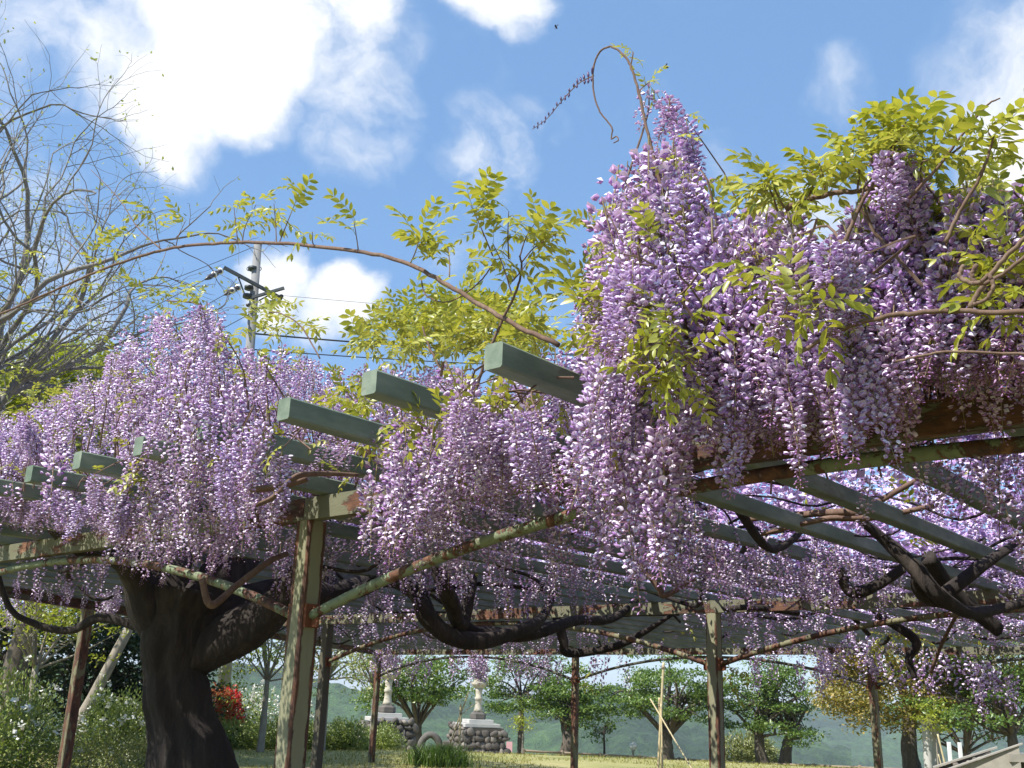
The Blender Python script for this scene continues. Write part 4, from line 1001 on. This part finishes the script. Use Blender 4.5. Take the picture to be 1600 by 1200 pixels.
def bush(name, label, base, W, H, leaf, flower=None, nfl=0, seed=0, n=3200, size=.05, fsize=.05, dome=.75, flside=0):
    r = np.random.default_rng(seed); base = np.asarray(base, float)
    t = thing(name, label, 'bush', base)
    def shell(k, lo, hi):
        d = r.normal(size=(k, 3)); d[:, 2] = np.abs(d[:, 2]) * 1.1 - .12; d /= np.linalg.norm(d, axis=1)[:, None]
        lump = 1 + .10 * np.sin(4 * np.arctan2(d[:, 1], d[:, 0]) + seed) + .08 * np.sin(7 * d[:, 2] + 3 * d[:, 0] * 2 + seed * 2) + .06 * np.sin(13 * d[:, 0] + 9 * d[:, 1])
        q = r.uniform(lo, hi, k) * lump
        return base + d * q[:, None] * np.array([W / 2, W / 2, H])
    V, T = leaf_cards(shell(n, .72, 1.04), size, .9, seed); obj('foliage', fast_mesh('foliage', V, T), leaf, t)
    st = MB()
    for k in range(7):
        e = base + np.array([r.normal() * W * .18, r.normal() * W * .18, H * .62]); q = spline([base + np.array([r.normal() * .04, r.normal() * .04, -.05]), (base + e) / 2 + r.normal(size=3) * .04, e], 4)
        st.tube(q, np.linspace(.018, .006, len(q)), 5)
    st.build('stem', 'tree_bark', t, smooth=True)
    # the dense twiggy heart of the bush
    V, T = leaf_cards(shell(n // 3, .25, .7), size * 1.5, .9, seed + 5); obj('inner_foliage', fast_mesh('inner_foliage', V, T), leaf, t)
    if nfl:
        c = shell(nfl, .98, 1.06)
        if flside: c = c[(c - base) @ np.array([1, 0, 0]) * flside > -.1 * W]
        pts = np.repeat(c, 5, 0) + r.normal(size=(len(c) * 5, 3)) * fsize * .12
        V, T = leaf_cards(pts, fsize * .62, .8, seed + 2, 1.1); stuff(obj('blossom', fast_mesh('blossom', V, T), flower, t))
    return t
bush('azalea_bush', 'azalea bush with scattered white flowers under the yellow maple', G(25, 15), 1.7, 1.5, 'bush_leaf', 'white_flower', 85, 1, 7500, .05, .10)
bush('azalea_bush', 'white flowering azalea behind the leaning rusty post', G(188, 18), 1.5, 1.25, 'bush_leaf', 'white_flower', 80, 2, 5500, .055, .11)
bush('clipped_bush', 'low clipped yellowish bush in front of the white azaleas', G(155, 15), 1.5, .78, 'clipped_leaf', None, 0, 3, 7000, .03)
bush('clipped_bush', 'low clipped green bush beside the wisteria trunk', G(232, 15.5), 1.0, .72, 'clipped_leaf', None, 0, 33, 4500, .03)
bush('azalea_bush', 'bright red azalea right of the wisteria trunk', G(363, 27), .8, 1.22, 'bush_leaf', 'red_flower', 1000, 4, 1600, .06, .085)
bush('azalea_bush', 'orange azalea half behind the wisteria trunk', G(343, 26.6), .85, 1.26, 'bush_leaf', 'orange_flower', 1100, 5, 1600, .06, .08)
bush('azalea_bush', 'white azalea between the red azalea and the rusty post', G(398, 27.5), 1.5, 1.35, 'bush_leaf', 'white_flower', 240, 6, 2600, .06, .11)
bush('azalea_bush', 'white azalea seen right of the rusty front post', G(470, 27.5), .9, 1.2, 'bush_leaf', 'white_flower', 120, 7, 1600, .06, .10)
for i, (px, D, W, H, lb) in enumerate([(365, 25.5, 1.7, .62, 'clipped hedge below the red azalea'), (430, 25.5, 1.6, .60, 'clipped hedge behind the rusty front post'), (487, 25.8, 1.2, .58, 'clipped hedge left of the pale young trunk'), (545, 26, 1.3, .68, 'clipped hedge right of the pale young trunk'), (600, 29.5, 1.2, .7, 'clipped hedge beside the stone plinth')]):
    bush('clipped_hedge', lb, G(px, D), W, H, 'bush_leaf', None, 0, 40 + i, 4200, .055)
bush('hillside_shrub', 'olive shrub behind the log fence left of the twin trunk tree', G(1160, 48), 2.6, 1.5, 'clipped_leaf', None, 0, 50, 2500, .12)
bush('hillside_shrub', 'olive shrub behind the log fence touching the twin trunk tree', G(1180, 49), 2.2, 1.4, 'clipped_leaf', None, 0, 51, 2500, .12)

# bare tree in thin young leaf
def bare_tree():
    base = G(-170, 14.5); t = thing('bare_tree', 'tall tree with fine bare grey branches and tiny new leaves', 'tree', base)
    r = np.random.default_rng(77); b = MB(); tips = []
    def grow(p, d, ln, rad, depth):
        n = 5; pts = [p]; dd = d.copy()
        for k in range(n):
            dd = dd + r.normal(size=3) * .13 + np.array([0, 0, .045 if depth < 4 else -.02]); dd /= np.linalg.norm(dd); pts.append(pts[-1] + dd * ln / n)
        b.tube(pts, np.linspace(rad, rad * .62, n + 1), 8 if depth < 2 else (5 if depth < 4 else 3), depth < 2)
        if depth >= 7: tips.append(pts[-1]); tips.append(pts[2]); return
        m = 3 if depth < 3 else 2
        for k in range(m + (1 if r.random() < .5 else 0)):
            i = n if k == 0 else int(r.integers(1, n + 1)); q = np.cross(dd, r.normal(size=3)); q /= np.linalg.norm(q)
            a = r.uniform(.25, .5) if k == 0 else r.uniform(.45, .95)
            nd = dd * math.cos(a) + q * math.sin(a); grow(pts[i], nd, ln * r.uniform(.60, .80), rad * (.64 if k == 0 else .48), depth + 1)
    fork = base + np.array([.1, 0, 3.4]); b.tube(spline([base - np.array([0, 0, .3]), base + np.array([.1, 0, 1.8]), fork], 5), np.linspace(.26, .19, 11), 10)
    for tgt, rad in [((20, 470, 14.0), .10), ((60, 330, 14.5), .10), ((10, 230, 15), .10), ((120, 430, 13.6), .08), ((-60, 100, 14.5), .09), ((90, 250, 14.2), .085), ((150, 350, 14), .075), ((40, 160, 15.2), .08)]:
        e = P(*tgt); d = e - fork; ln = np.linalg.norm(d) * .40; grow(fork, d / np.linalg.norm(d), ln, rad, 1)
    b.build('trunk', 'grey_twig', t, smooth=True)
    tips = np.array(tips); tips = tips[r.random(len(tips)) < .55]; pts = np.repeat(tips, 1, 0) + r.normal(size=(len(tips), 3)) * .05
    V, T = leaf_cards(pts, .055, .8, 9); obj('crown', fast_mesh('crown', V, T), 'pale_leaf', t)
    print('bare tree tips', len(tips))
bare_tree()

# ------------------------------------------------------------------ stone lanterns on boulder plinths
def stone_mesh(seed):
    bm = bmesh.new(); bmesh.ops.create_icosphere(bm, subdivisions=2, radius=1.0); r = np.random.default_rng(seed)
    ph = r.uniform(0, 6.28, 6)
    for v in bm.verts:
        k = 1 + .16 * math.sin(2.6 * v.co.x + ph[0]) + .16 * math.sin(3.0 * v.co.y + ph[1]) + .13 * math.sin(3.6 * v.co.z + ph[2]) + .08 * math.sin(6 * (v.co.x + v.co.z) + ph[3]) + r.normal() * .025
        v.co *= k
    me = bpy.data.meshes.new('stone'); bm.to_mesh(me); bm.free(); me.polygons.foreach_set('use_smooth', [True] * len(me.polygons))
    return me
stones = []
for i in range(5):
    me = stone_mesh(i); me.materials.append(MATS['boulder']); stones.append(me)
def plinth(label, px, D, W, H, rot, tall):
    base = G(px, D); t = thing('stone_plinth', label, 'plinth', base, 'boulder plinths under the stone lanterns')
    def at(u, v, z): return base + np.array([u * math.cos(rot) - v * math.sin(rot), u * math.sin(rot) + v * math.cos(rot), z])
    AX = np.array([[math.cos(rot), math.sin(rot), 0], [-math.sin(rot), math.cos(rot), 0], [0, 0, 1]])
    b = MB(); b.box(base + np.array([0, 0, H / 2 - .1]), (W - .12, W - .12, H + .18), AX); b.build('core', 'mortar', t)
    r = np.random.default_rng(int(px)); h = W / 2 - .05
    for sx, sy in ((0, -1), (-1, 0), (1, 0), (0, 1)):
        z = .06
        while z < H - .02:
            rh = r.uniform(.09, .17); u = -W / 2 + .04
            while u < W / 2 - .02:
                w = r.uniform(.06, .17)
                q = at(*((u + w, sy * h) if sx == 0 else (sx * h, u + w)), z + rh * .5 + r.normal() * .02)
                o = obj('stone', stones[int(r.integers(5))], None, t)
                o.matrix_basis = Matrix.Translation(Vector(q)) @ Matrix.Rotation(rot, 4, 'Z') @ Matrix.Diagonal(((w * 1.02 if sx == 0 else .09), (.09 if sx == 0 else w * 1.02), rh * r.uniform(.62, .9), 1)) @ Matrix.Rotation(r.uniform(0, 6.28), 4, 'Y')
                u += 2 * w * .92
            z += rh * 1.45
    z = H
    for k, (w, hh) in enumerate(((W * .80, .11), (W * .56, .11))):
        b = MB(); b.box(base + np.array([0, 0, z + hh / 2 + .01]), (w, w, hh), AX); b.build('granite_slab', 'granite', t, bevel=.008); z += hh + .004
    top = base + np.array([0, 0, z])
    ln = thing('stone_lantern', tall, 'lantern', top)
    def part(n, prof, z0, m='lantern_stone', seg=6, sm=False): b = MB(); b.lathe(prof, seg, top + np.array([0, 0, z0]), rot=rot); b.build(n, m, ln, smooth=sm)
    part('base', [(.24, .0), (.26, .05), (.26, .16), (.20, .2), (.16, .24)], .005, 'dark_stone')
    part('shaft', [(.16, .0), (.125, .08), (.105, .22), (.10, .34), (.125, .36), (.125, .42), (.10, .44), (.105, .60), (.13, .70)], .24, seg=14, sm=True)
    part('platform', [(.13, 0), (.24, .09), (.26, .12), (.26, .17), (.20, .19)], .94)
    fb = top + np.array([0, 0, 1.13])
    fire = MB(); fire.lathe([(.17, 0), (.175, .02), (.165, .28), (.17, .30)], 6, fb, rot=rot); fo = fire.build('fire_box', 'lantern_stone', ln)
    for k in range(6):
        a = rot + (k + .5) * math.pi / 3; d = np.array([math.cos(a), math.sin(a), 0]); ax = np.array([d, [-d[1], d[0], 0], [0, 0, 1]])
        w = MB(); w.box(fb + d * .147 + np.array([0, 0, .15]), (.012, .09, .15), ax); w.build('window', 'mortar', fo)
    part('roof', [(.18, 0), (.36, .02), (.37, .06), (.28, .13), (.17, .20), (.09, .25), (.07, .27)], 1.43, 'dark_stone')
    part('finial', [(.06, 0), (.085, .04), (.085, .09), (.05, .15), (.012, .2)], 1.70, 'dark_stone', 10, True)
plinth('boulder plinth left of the arched stone bench', 606, 31, 1.35, .86, R(18), 'stone lantern behind the yellow green tree')
plinth('boulder plinth behind the small bamboo tripod', 748, 33, 1.42, .86, R(18), 'pale stone lantern on the plinth behind the bamboo tripod')
def stone_arch():
    base = G(676, 33.5); t = thing('stone_arch', 'low grey stone arch standing between the two lantern plinths', 'arch', base)
    b = MB(); pts = [base + np.array([.36 * math.cos(a), .05 * math.cos(a), -.05 + .66 * math.sin(a)]) for a in np.linspace(0, math.pi, 17)]
    b.tube(pts, .11, 8, wob=.04); b.build('ring', 'dark_stone', t, smooth=True)
    b = MB(); b.box(base + np.array([.72, 0, .36]), (.66, .3, .16)); b.build('seat_slab', 'dark_stone', t, bevel=.02)
    b = MB(); b.box(base + np.array([.74, 0, .13]), (.22, .2, .38)); b.build('seat_foot', 'dark_stone', t, bevel=.02)
stone_arch()

# ------------------------------------------------------------------ fence, boards, lamp
def rail_fence(label, pts, H=.42, gap=1.75):
    c = spline(pts, 10); base = c[0]; t = thing('log_fence', label, 'fence', base, None)
    d = np.concatenate([[0], np.cumsum(np.linalg.norm(np.diff(c, axis=0), axis=1))]); n = int(d[-1] / gap)
    pp = [np.array([np.interp(u, d, c[:, k]) for k in range(3)]) for u in np.linspace(0, d[-1], n + 1)]
    for i, p in enumerate(pp):
        b = MB(); b.lathe([(.065, -.2), (.065, H + .03), (.05, H + .06)], 8, p); b.build('post', 'log', t)
        if i < n:
            q = pp[i + 1]; e = np.array([0, 0, H - .02]); b = MB(); b.tube([p + e, (p + q) / 2 + e + np.array([0, 0, rng.normal() * .01]), q + e], .045, 7); b.build('rail', 'log', t, smooth=True)
rail_fence('long low log fence along the edge of the lawn', [G(820, 40.5), G(960, 43), G(1120, 45), G(1300, 44), G(1480, 42)])
def board():
    p = G(796, 37); t = thing('notice_board', 'small pink and white board beside the lantern plinth', 'board', p)
    b = MB(); b.box(p + np.array([.05, 0, .40]), (.21, .03, .36)); b.build('pink_panel', 'pink_paint', t, bevel=.004)
    b = MB(); b.box(p + np.array([-.10, -.02, .22]), (.13, .03, .20)); b.build('white_panel', 'white_paint', t, bevel=.004)
    for x in (-.06, .1):
        b = MB(); b.box(p + np.array([x, .03, .1]), (.03, .03, .5)); b.build('leg', 'dark_steel', t)
board()
def lamp():
    p = G(989, 44.5); t = thing('lamp_post', 'small lamp post with a white globe at the lawn edge', 'lamp', p)
    b = MB(); b.lathe([(.07, -.1), (.05, .1), (.045, .62), (.09, .64), (.09, .67)], 10, p); b.build('post', 'concrete', t, smooth=True)
    b = MB(); b.lathe([(.05, 0), (.13, .06), (.16, .15), (.13, .25), (.05, .31), (.01, .32)], 12, p + np.array([0, 0, .67])); b.build('globe', 'glass_globe', t, smooth=True)
lamp()
def shelter():
    """low weathered wall with a sloping top and a dark opening, foreground right"""
    D = 19.0; a = P(1480, 1206, D); c = P(1592, 1166, D); f = P(1760, 1148, D + 3.0); t = thing('stone_shelter', 'weathered grey shelter wall with a sloping edge and dark opening', 'shelter', G(1560, D))
    lo_ = -.6; th = np.array([.10, .22, 0])
    def prism(poly, off): 
        k = np.array(poly); n = len(k); V = np.vstack([k, k + off])
        return V, [tuple(range(n))[::-1], tuple(range(n, 2 * n))] + [(i, (i + 1) % n, n + (i + 1) % n, n + i) for i in range(n)]
    g = lambda p: np.array([p[0], p[1], lo_])
    b = MB(); b.add(*prism([g(a), a, c, g(c)], th * .8)); b.build('gable_wall', 'weathered_wall', t)
    e1 = a + np.array([-.12, 0, -.015]); e2 = c + np.array([.05, 0, .03])
    b = MB(); b.add(*prism([e1, e1 + np.array([0, 0, .022]), e2 + np.array([0, 0, .022]), e2], th + np.array([-.03, -.03, 0]))); b.build('edge_coping', 'weathered_wall', t).location.y -= .04
    a2, c2 = P(1466, 1200, D + 1.1), P(1548, 1172, D + 1.1)
    b = MB(); b.add(*prism([g(a2), a2, c2, g(c2)], th)); b.build('rear_wall', 'dark_stone', t)
    e1 = a2 + np.array([-.1, 0, -.01]); e2 = c2 + np.array([.1, 0, .03])
    b = MB(); b.add(*prism([e1, e1 + np.array([0, 0, .03]), e2 + np.array([0, 0, .03]), e2], th + np.array([-.03, -.03, 0]))); b.build('rear_coping', 'weathered_wall', t).location.y -= .04
    r = np.random.default_rng(3)
    for k in range(11):
        u = (k + .5) / 11; q = a2 + (c2 - a2) * u + np.array([0, -.03, -.085 + r.normal() * .012]); o = obj('stone', stones[k % 5], None, t)
        o.matrix_basis = Matrix.Translation(Vector(q)) @ Matrix.Diagonal((r.uniform(.045, .075), .05, r.uniform(.03, .05), 1))
    s0, s1 = P(1577, 1178, D - .05), P(1680, 1180, D + .3)
    b = MB(); b.add(*prism([s0, s0 - np.array([0, 0, .12]), s1 - np.array([0, 0, .12]), s1], np.array([.06, .5, 0]))); b.build('lintel', 'weathered_wall', t)
    b = MB(); w0 = P(1579, 1190, D + .25); w1 = P(1690, 1190, D + .5); b.add(*prism([g(w0), w0, w1, g(w1)], np.array([.05, .1, 0]))); b.build('inner_wall', 'mortar', t)
shelter()
def white_rails():
    p = G(1476, 30); t = thing('white_railing', 'short white railing beside the staked yellow sapling', 'railing', p)
    for x in (0, .28):
        b = MB(); b.box(p + np.array([x, 0, .38]), (.085, .085, .9)); b.build('post', 'white_paint', t, bevel=.01)
    b = MB(); b.box(p + np.array([.14, 0, .22]), (.36, .04, .09)); b.build('rail', 'white_paint', t, bevel=.006)
white_rails()
for (px, D, w, h, lb) in [(1442, 33, .22, 1.6, 'pale grey trunk-like post under the bronze tree'), (1456, 34, .24, 1.5, 'pale stone post under the bronze tree beside the sapling')]:
    p = G(px, D); t = thing('stone_post', lb, 'post', p); b = MB(); b.lathe([(w * .62, -.2), (w * .56, .3), (w * .5, h), (w * .42, h + .06)], 12, p); b.build('shaft', 'concrete', t, smooth=True)
    b = MB(); b.lathe([(w * .46, 0), (w * .6, .02), (w * .6, .06), (w * .3, .10)], 12, p + np.array([0, 0, h + .06])); b.build('cap', 'concrete', t, smooth=True)
# the tall pale standing stone by the plinth
p = G(585, 27.5)
t = thing('marker_post', 'white marker post standing behind the rusty rear post', 'post', p)
b = MB(); b.box(p + np.array([0, 0, .55]), (.10, .10, 1.35)); b.build('shaft', 'concrete', t, bevel=.01)
b = MB(); b.lathe([(.07, 0), (.07, .02), (.01, .08)], 4, p + np.array([0, 0, 1.225]), rot=R(45)); b.build('cap', 'concrete', t)

# ------------------------------------------------------------------ bamboo supports, tuft
def bamboo(label, foot, poles, plant=None):
    t = thing('bamboo_support', label, 'bamboo', foot)
    for (a, b_, r) in poles:
        n = max(3, int(np.linalg.norm(np.array(b_) - a) / .16)); pts = [np.array(a) + (np.array(b_) - a) * u for u in np.linspace(0, 1, n * 3)]
        m_ = MB(); m_.tube(pts, [r * (1.16 if i % 3 == 0 else 1) for i in range(len(pts))], 7); m_.build('pole', 'bamboo', t, smooth=True)
    return t
f1 = G(718, 22)
def gp(px, D): g = G(px, D); g[2] -= .05; return g
tt = bamboo('thin bamboo tripod over the green grass tuft', f1, [(gp(722, 22), P(720, 1100, 22), .022), (gp(697, 22.3), P(732, 1082, 21.9), .013), (gp(733, 21.7), P(724, 1140, 21.9), .010), (P(719, 1118, 21.95), P(745, 1098, 22.0), .008)])
b = MB()
for k in range(3): b.tube([P(720, 1114 + k, 22) + np.array([.03 * math.cos(a), .03 * math.sin(a), 0]) for a in np.linspace(0, 6.28, 9)], .006, 4)
b.build('rope_tie', 'log', tt)
f2 = G(1030, 20)
tt = bamboo('tall bamboo stakes crossed in front of the broad cherry tree', f2, [(gp(1026, 20), P(1037, 1035, 20), .024), (gp(1033, 20.2), P(1030, 1090, 20.05), .020), (gp(1034, 19.8), P(1033, 1100, 19.95), .016), (gp(1094, 19.2), P(1016, 1092, 20.1), .013)])
b = MB()
for y in (1045, 1105): b.tube([P(1032 if y > 1100 else 1036, y, 20) + np.array([.04 * math.cos(a), .04 * math.sin(a), .006 * a]) for a in np.linspace(0, 9, 14)], .009, 4)
b.build('rope_tie', 'log', tt)
f3 = G(1466, 23)
bamboo('pair of yellow bamboo stakes by the yellow sapling', f3, [(gp(1472, 23), P(1465, 1147, 23), .018), (gp(1467, 23.1), P(1466, 1178, 23.1), .012)])
def blades(name, cents, h, w, mat, seed, label=None, lean=.35):
    r = np.random.default_rng(seed); n = len(cents); a = r.uniform(0, 6.28, n); hh = h * r.uniform(.5, 1.2, n)
    q = np.stack([np.cos(a), np.sin(a), np.zeros(n)], 1) * (w * .5); ln = r.normal(size=(n, 3)) * lean * hh[:, None]; ln[:, 2] = hh
    md = cents + ln * .5 * np.array([.6, .6, 1.1]); V = np.stack([cents - q, cents + q, md + q * .7, cents + ln, md - q * .7], 1).reshape(-1, 3)
    i = np.arange(n)[:, None] * 5; T = np.concatenate([np.concatenate([i, i + 1, i + 2], 1), np.concatenate([i, i + 2, i + 4], 1), np.concatenate([i + 4, i + 2, i + 3], 1)])
    return fast_mesh(name, V, T)
r = np.random.default_rng(5); g0 = G(693, 21)
c = g0 + np.concatenate([r.normal(size=(1500, 1)) * .26, r.normal(size=(1500, 1)) * .2, np.zeros((1500, 1))], 1); c[:, 2] = gz(c[:, 0], c[:, 1]) - .01
tag(obj('grass_tuft', blades('grass_tuft', c, .40, .018, 'green_grass', 5), 'green_grass'), 'tall green grass tuft at the foot of the bamboo tripod', 'grass tuft')
n = 60000; D = r.uniform(17, 46, n); a = R(1) * r.uniform(-32, 32, n); c = np.stack([np.sin(a) * D, np.cos(a) * D, np.zeros(n)], 1); c[:, 2] = gz(c[:, 0], c[:, 1]) - .01
keep = vnoise(c[:, 0] * .7, c[:, 1] * .7, 8) > .25
path_c = spline([G(520, 29), G(640, 30.5), G(760, 32), G(900, 34.5), G(1060, 37.5), G(1250, 40), G(1500, 41.5), G(1800, 42)], 8)
dmin = np.min(np.hypot(c[:, None, 0] - path_c[None, :, 0], c[:, None, 1] - path_c[None, :, 1]), axis=1); keep &= dmin > .95
gl = obj('lawn_grass', blades('lawn_grass', c[keep], .065, .02, 'grass_blade', 6), 'grass_blade'); stuff(gl); gl['label'] = 'short dry yellow green lawn grass'

# ------------------------------------------------------------------ utility pole with wires
def utility_pole():
    D = 31.0; foot = G(352, D); top = P(403, 381, D); t = thing('utility_pole', 'grey concrete utility pole with steel crossarms and insulators', 'utility pole', foot)
    b = MB(); b.tube([foot - np.array([0, 0, .3]), (foot + top) / 2, top], [.19, .165, .125], 14); b.build('pole', 'pole_concrete', t, smooth=True)
    b = MB(); b.lathe([(.135, -.02), (.135, .05), (.04, .09)], 12, top); b.build('cap', 'concrete', t, smooth=True)
    def arm(n, p, q, w): b = MB(); d = q - p; b.box((p + q) / 2, (np.linalg.norm(d), w, w), axes_from(d)); return b.build(n, 'dark_steel', t)
    L1, L2 = P(350, 418, D - .25), P(441, 467, D - .25)
    arm('crossarm', L1, L2, .10)
    arm('crossarm', P(394, 465, D - .2), P(444, 450, D - .5), .085)
    arm('strut', P(372, 432, D - .22), P(383, 462, D - .2), .04); arm('strut', P(404, 470, D - .2), P(428, 457, D - .3), .035)
    for y in (420, 450, 463):
        x = 403 - (y - 381) * .19; b = MB(); b.lathe([(.165, -.05), (.165, .05)], 14, P(x, y, D)); b.build('band', 'dark_steel', t, smooth=True)
    wires = []
    for (x0, y0, x1, y1) in [(349, 421, 320, 437), (376, 447, 350, 461), (433, 468, 405, 482)]:
        p, q = P(x0, y0, D - .25), P(x1, y1, D - 1.0); d = q - p; ax = axes_from(d); st = MB(); u = 0
        prof = [(.0, .02), (.10, .07), (.2, .075), (.28, .03), (.36, .09), (.5, .095), (.58, .04), (.66, .085), (.78, .08), (1, .02)]
        c = [p + d * k for k, _ in prof]; st.tube(c, [w for _, w in prof], 9); o = st.build('insulator', 'insulator_dark', t, smooth=True)
        for k in (.15, .5):
            m_ = MB(); m_.tube([p + d * (k - .05), p + d * k, p + d * (k + .05)], [.05, .11, .05], 9); m_.build('disc', 'insulator_white', o, smooth=True)
        wires.append(q)
    for (x, y) in [(388, 470), (440, 456), (398, 474)]:
        b = MB(); b.lathe([(.03, -.12), (.07, -.09), (.07, -.03), (.02, 0)], 10, P(x, y + 4, D - .35)); b.build('pin_insulator', 'insulator_dark', t, smooth=True)
    for x in (389, 405):
        b = MB(); c0 = P(x, 420, D); b.tube([c0 + np.array([.07 * math.cos(a), 0, .07 * math.sin(a)]) for a in np.linspace(0, 6.28, 13)], .012, 5); b.build('step_ring', 'dark_steel', t)
    def wire(label, p, q, sag, r):
        c = [p + (q - p) * u - np.array([0, 0, sag * 4 * u * (1 - u)]) for u in np.linspace(0, 1, 24)]; b = MB(); b.tube(c, r, 5)
        tag(b.build('power_line', 'cable', None, smooth=True), label, 'power line')
    wire('power line from the topmost insulator of the utility pole', wires[0], P(-500, 760, D - 16), .3, .012)
    wire('power line from the middle insulator of the utility pole', wires[1], P(-480, 800, D - 16), .3, .012)
    wire('power line from the lowest insulator of the utility pole', wires[2], P(-460, 840, D - 16), .3, .012)
    wire('thin wire from the utility pole top down past the bare twigs', P(398, 385, D), P(-300, 620, D - 10), .2, .010)
    wire('thin wire crossing the blue sky above the yellow green leaves', P(444, 462, D - .5), P(1500, 512, D + 14), .35, .007)
    wire('thick cable low behind the yellow green leaves', P(392, 521, D), P(1300, 560, D + 10), .3, .03)
    wire('lower cable just above the purple flowers behind the leaves', P(380, 545, D), P(1300, 575, D + 10), .3, .02)
utility_pole()

# ------------------------------------------------------------------ bees
def bee(px, py, D, label, yaw, roll):
    p = P(px, py, D); t = thing('bee', label, 'bee', p, None)
    t.rotation_euler = (roll, 0, yaw)
    def part(n, mb, m_, sm=True):
        o = mb.build(n, m_, None, smooth=sm); o.parent = t; return o
    L_ = .0095
    def ell(c, rx, rr, n=8): b = MB(); b.tube([np.array(c) + np.array([rx * math.cos(a), 0, 0]) for a in np.linspace(math.pi, 0, 9)], [max(.0003, rr * math.sin(a)) for a in np.linspace(0, math.pi, 9)], n); return b
    part('abdomen', ell((-L_ * .65, 0, -.001), L_ * .75, L_ * .42), 'bee_black'); part('thorax', ell((L_ * .25, 0, 0), L_ * .45, L_ * .38), 'bee_black'); part('head', ell((L_ * .85, 0, -.0005), L_ * .25, L_ * .27), 'bee_black')
    for sg in (1, -1):
        for k, (a, ln) in enumerate(((.5, 1.5), (-.1, 1.1))):
            d = np.array([math.sin(-.4 + k * -.5), sg * math.cos(.3), .9 - k * .3]); d /= np.linalg.norm(d); w = np.array([.5, 0, .1]) * L_ * .5; o = np.array([L_ * .2, 0, L_ * .3]); b = MB()
            b.add([o, o + d * L_ * ln * .5 + w, o + d * L_ * ln, o + d * L_ * ln * .6 - w], [(0, 1, 2, 3)]); part('wing', b, 'bee_wing', False)
    for k in range(3):
        for sg in (1, -1):
            b = MB(); b.tube([(L_ * (.1 + .2 * k), sg * L_ * .25, -L_ * .2), (L_ * (.1 + .2 * k), sg * L_ * .5, -L_ * .5), (L_ * (.0 + .2 * k), sg * L_ * .45, -L_ * .9)], .0004, 4); part('leg', b, 'bee_black')
bee(869, 42, 3.2, 'dark bee in the open sky above the hooked shoot', R(70), R(10))
bee(1040, 104, 3.4, 'dark bee right of the hooked shoot near the flower strand', R(200), R(-10))

# ------------------------------------------------------------------ haze
def haze():
    b = MB(); b.box((0, 900, -22), (6400, 4600, 156)); me = b.mesh('haze')
    mt = bpy.data.materials.new('haze_air'); mt.use_nodes = True; nt = mt.node_tree; nt.nodes.clear()
    out = N(nt, 'ShaderNodeOutputMaterial'); v = N(nt, 'ShaderNodeVolumePrincipled')
    v.inputs['Color'].default_value = (.80, .90, 1.0, 1); v.inputs['Density'].default_value = .00024; v.inputs['Anisotropy'].default_value = .1
    L(nt, v.outputs[0], out.inputs['Volume']); me.materials.append(mt)
    o = bpy.data.objects.new('haze', me); C.objects.link(o); stuff(o)
haze()
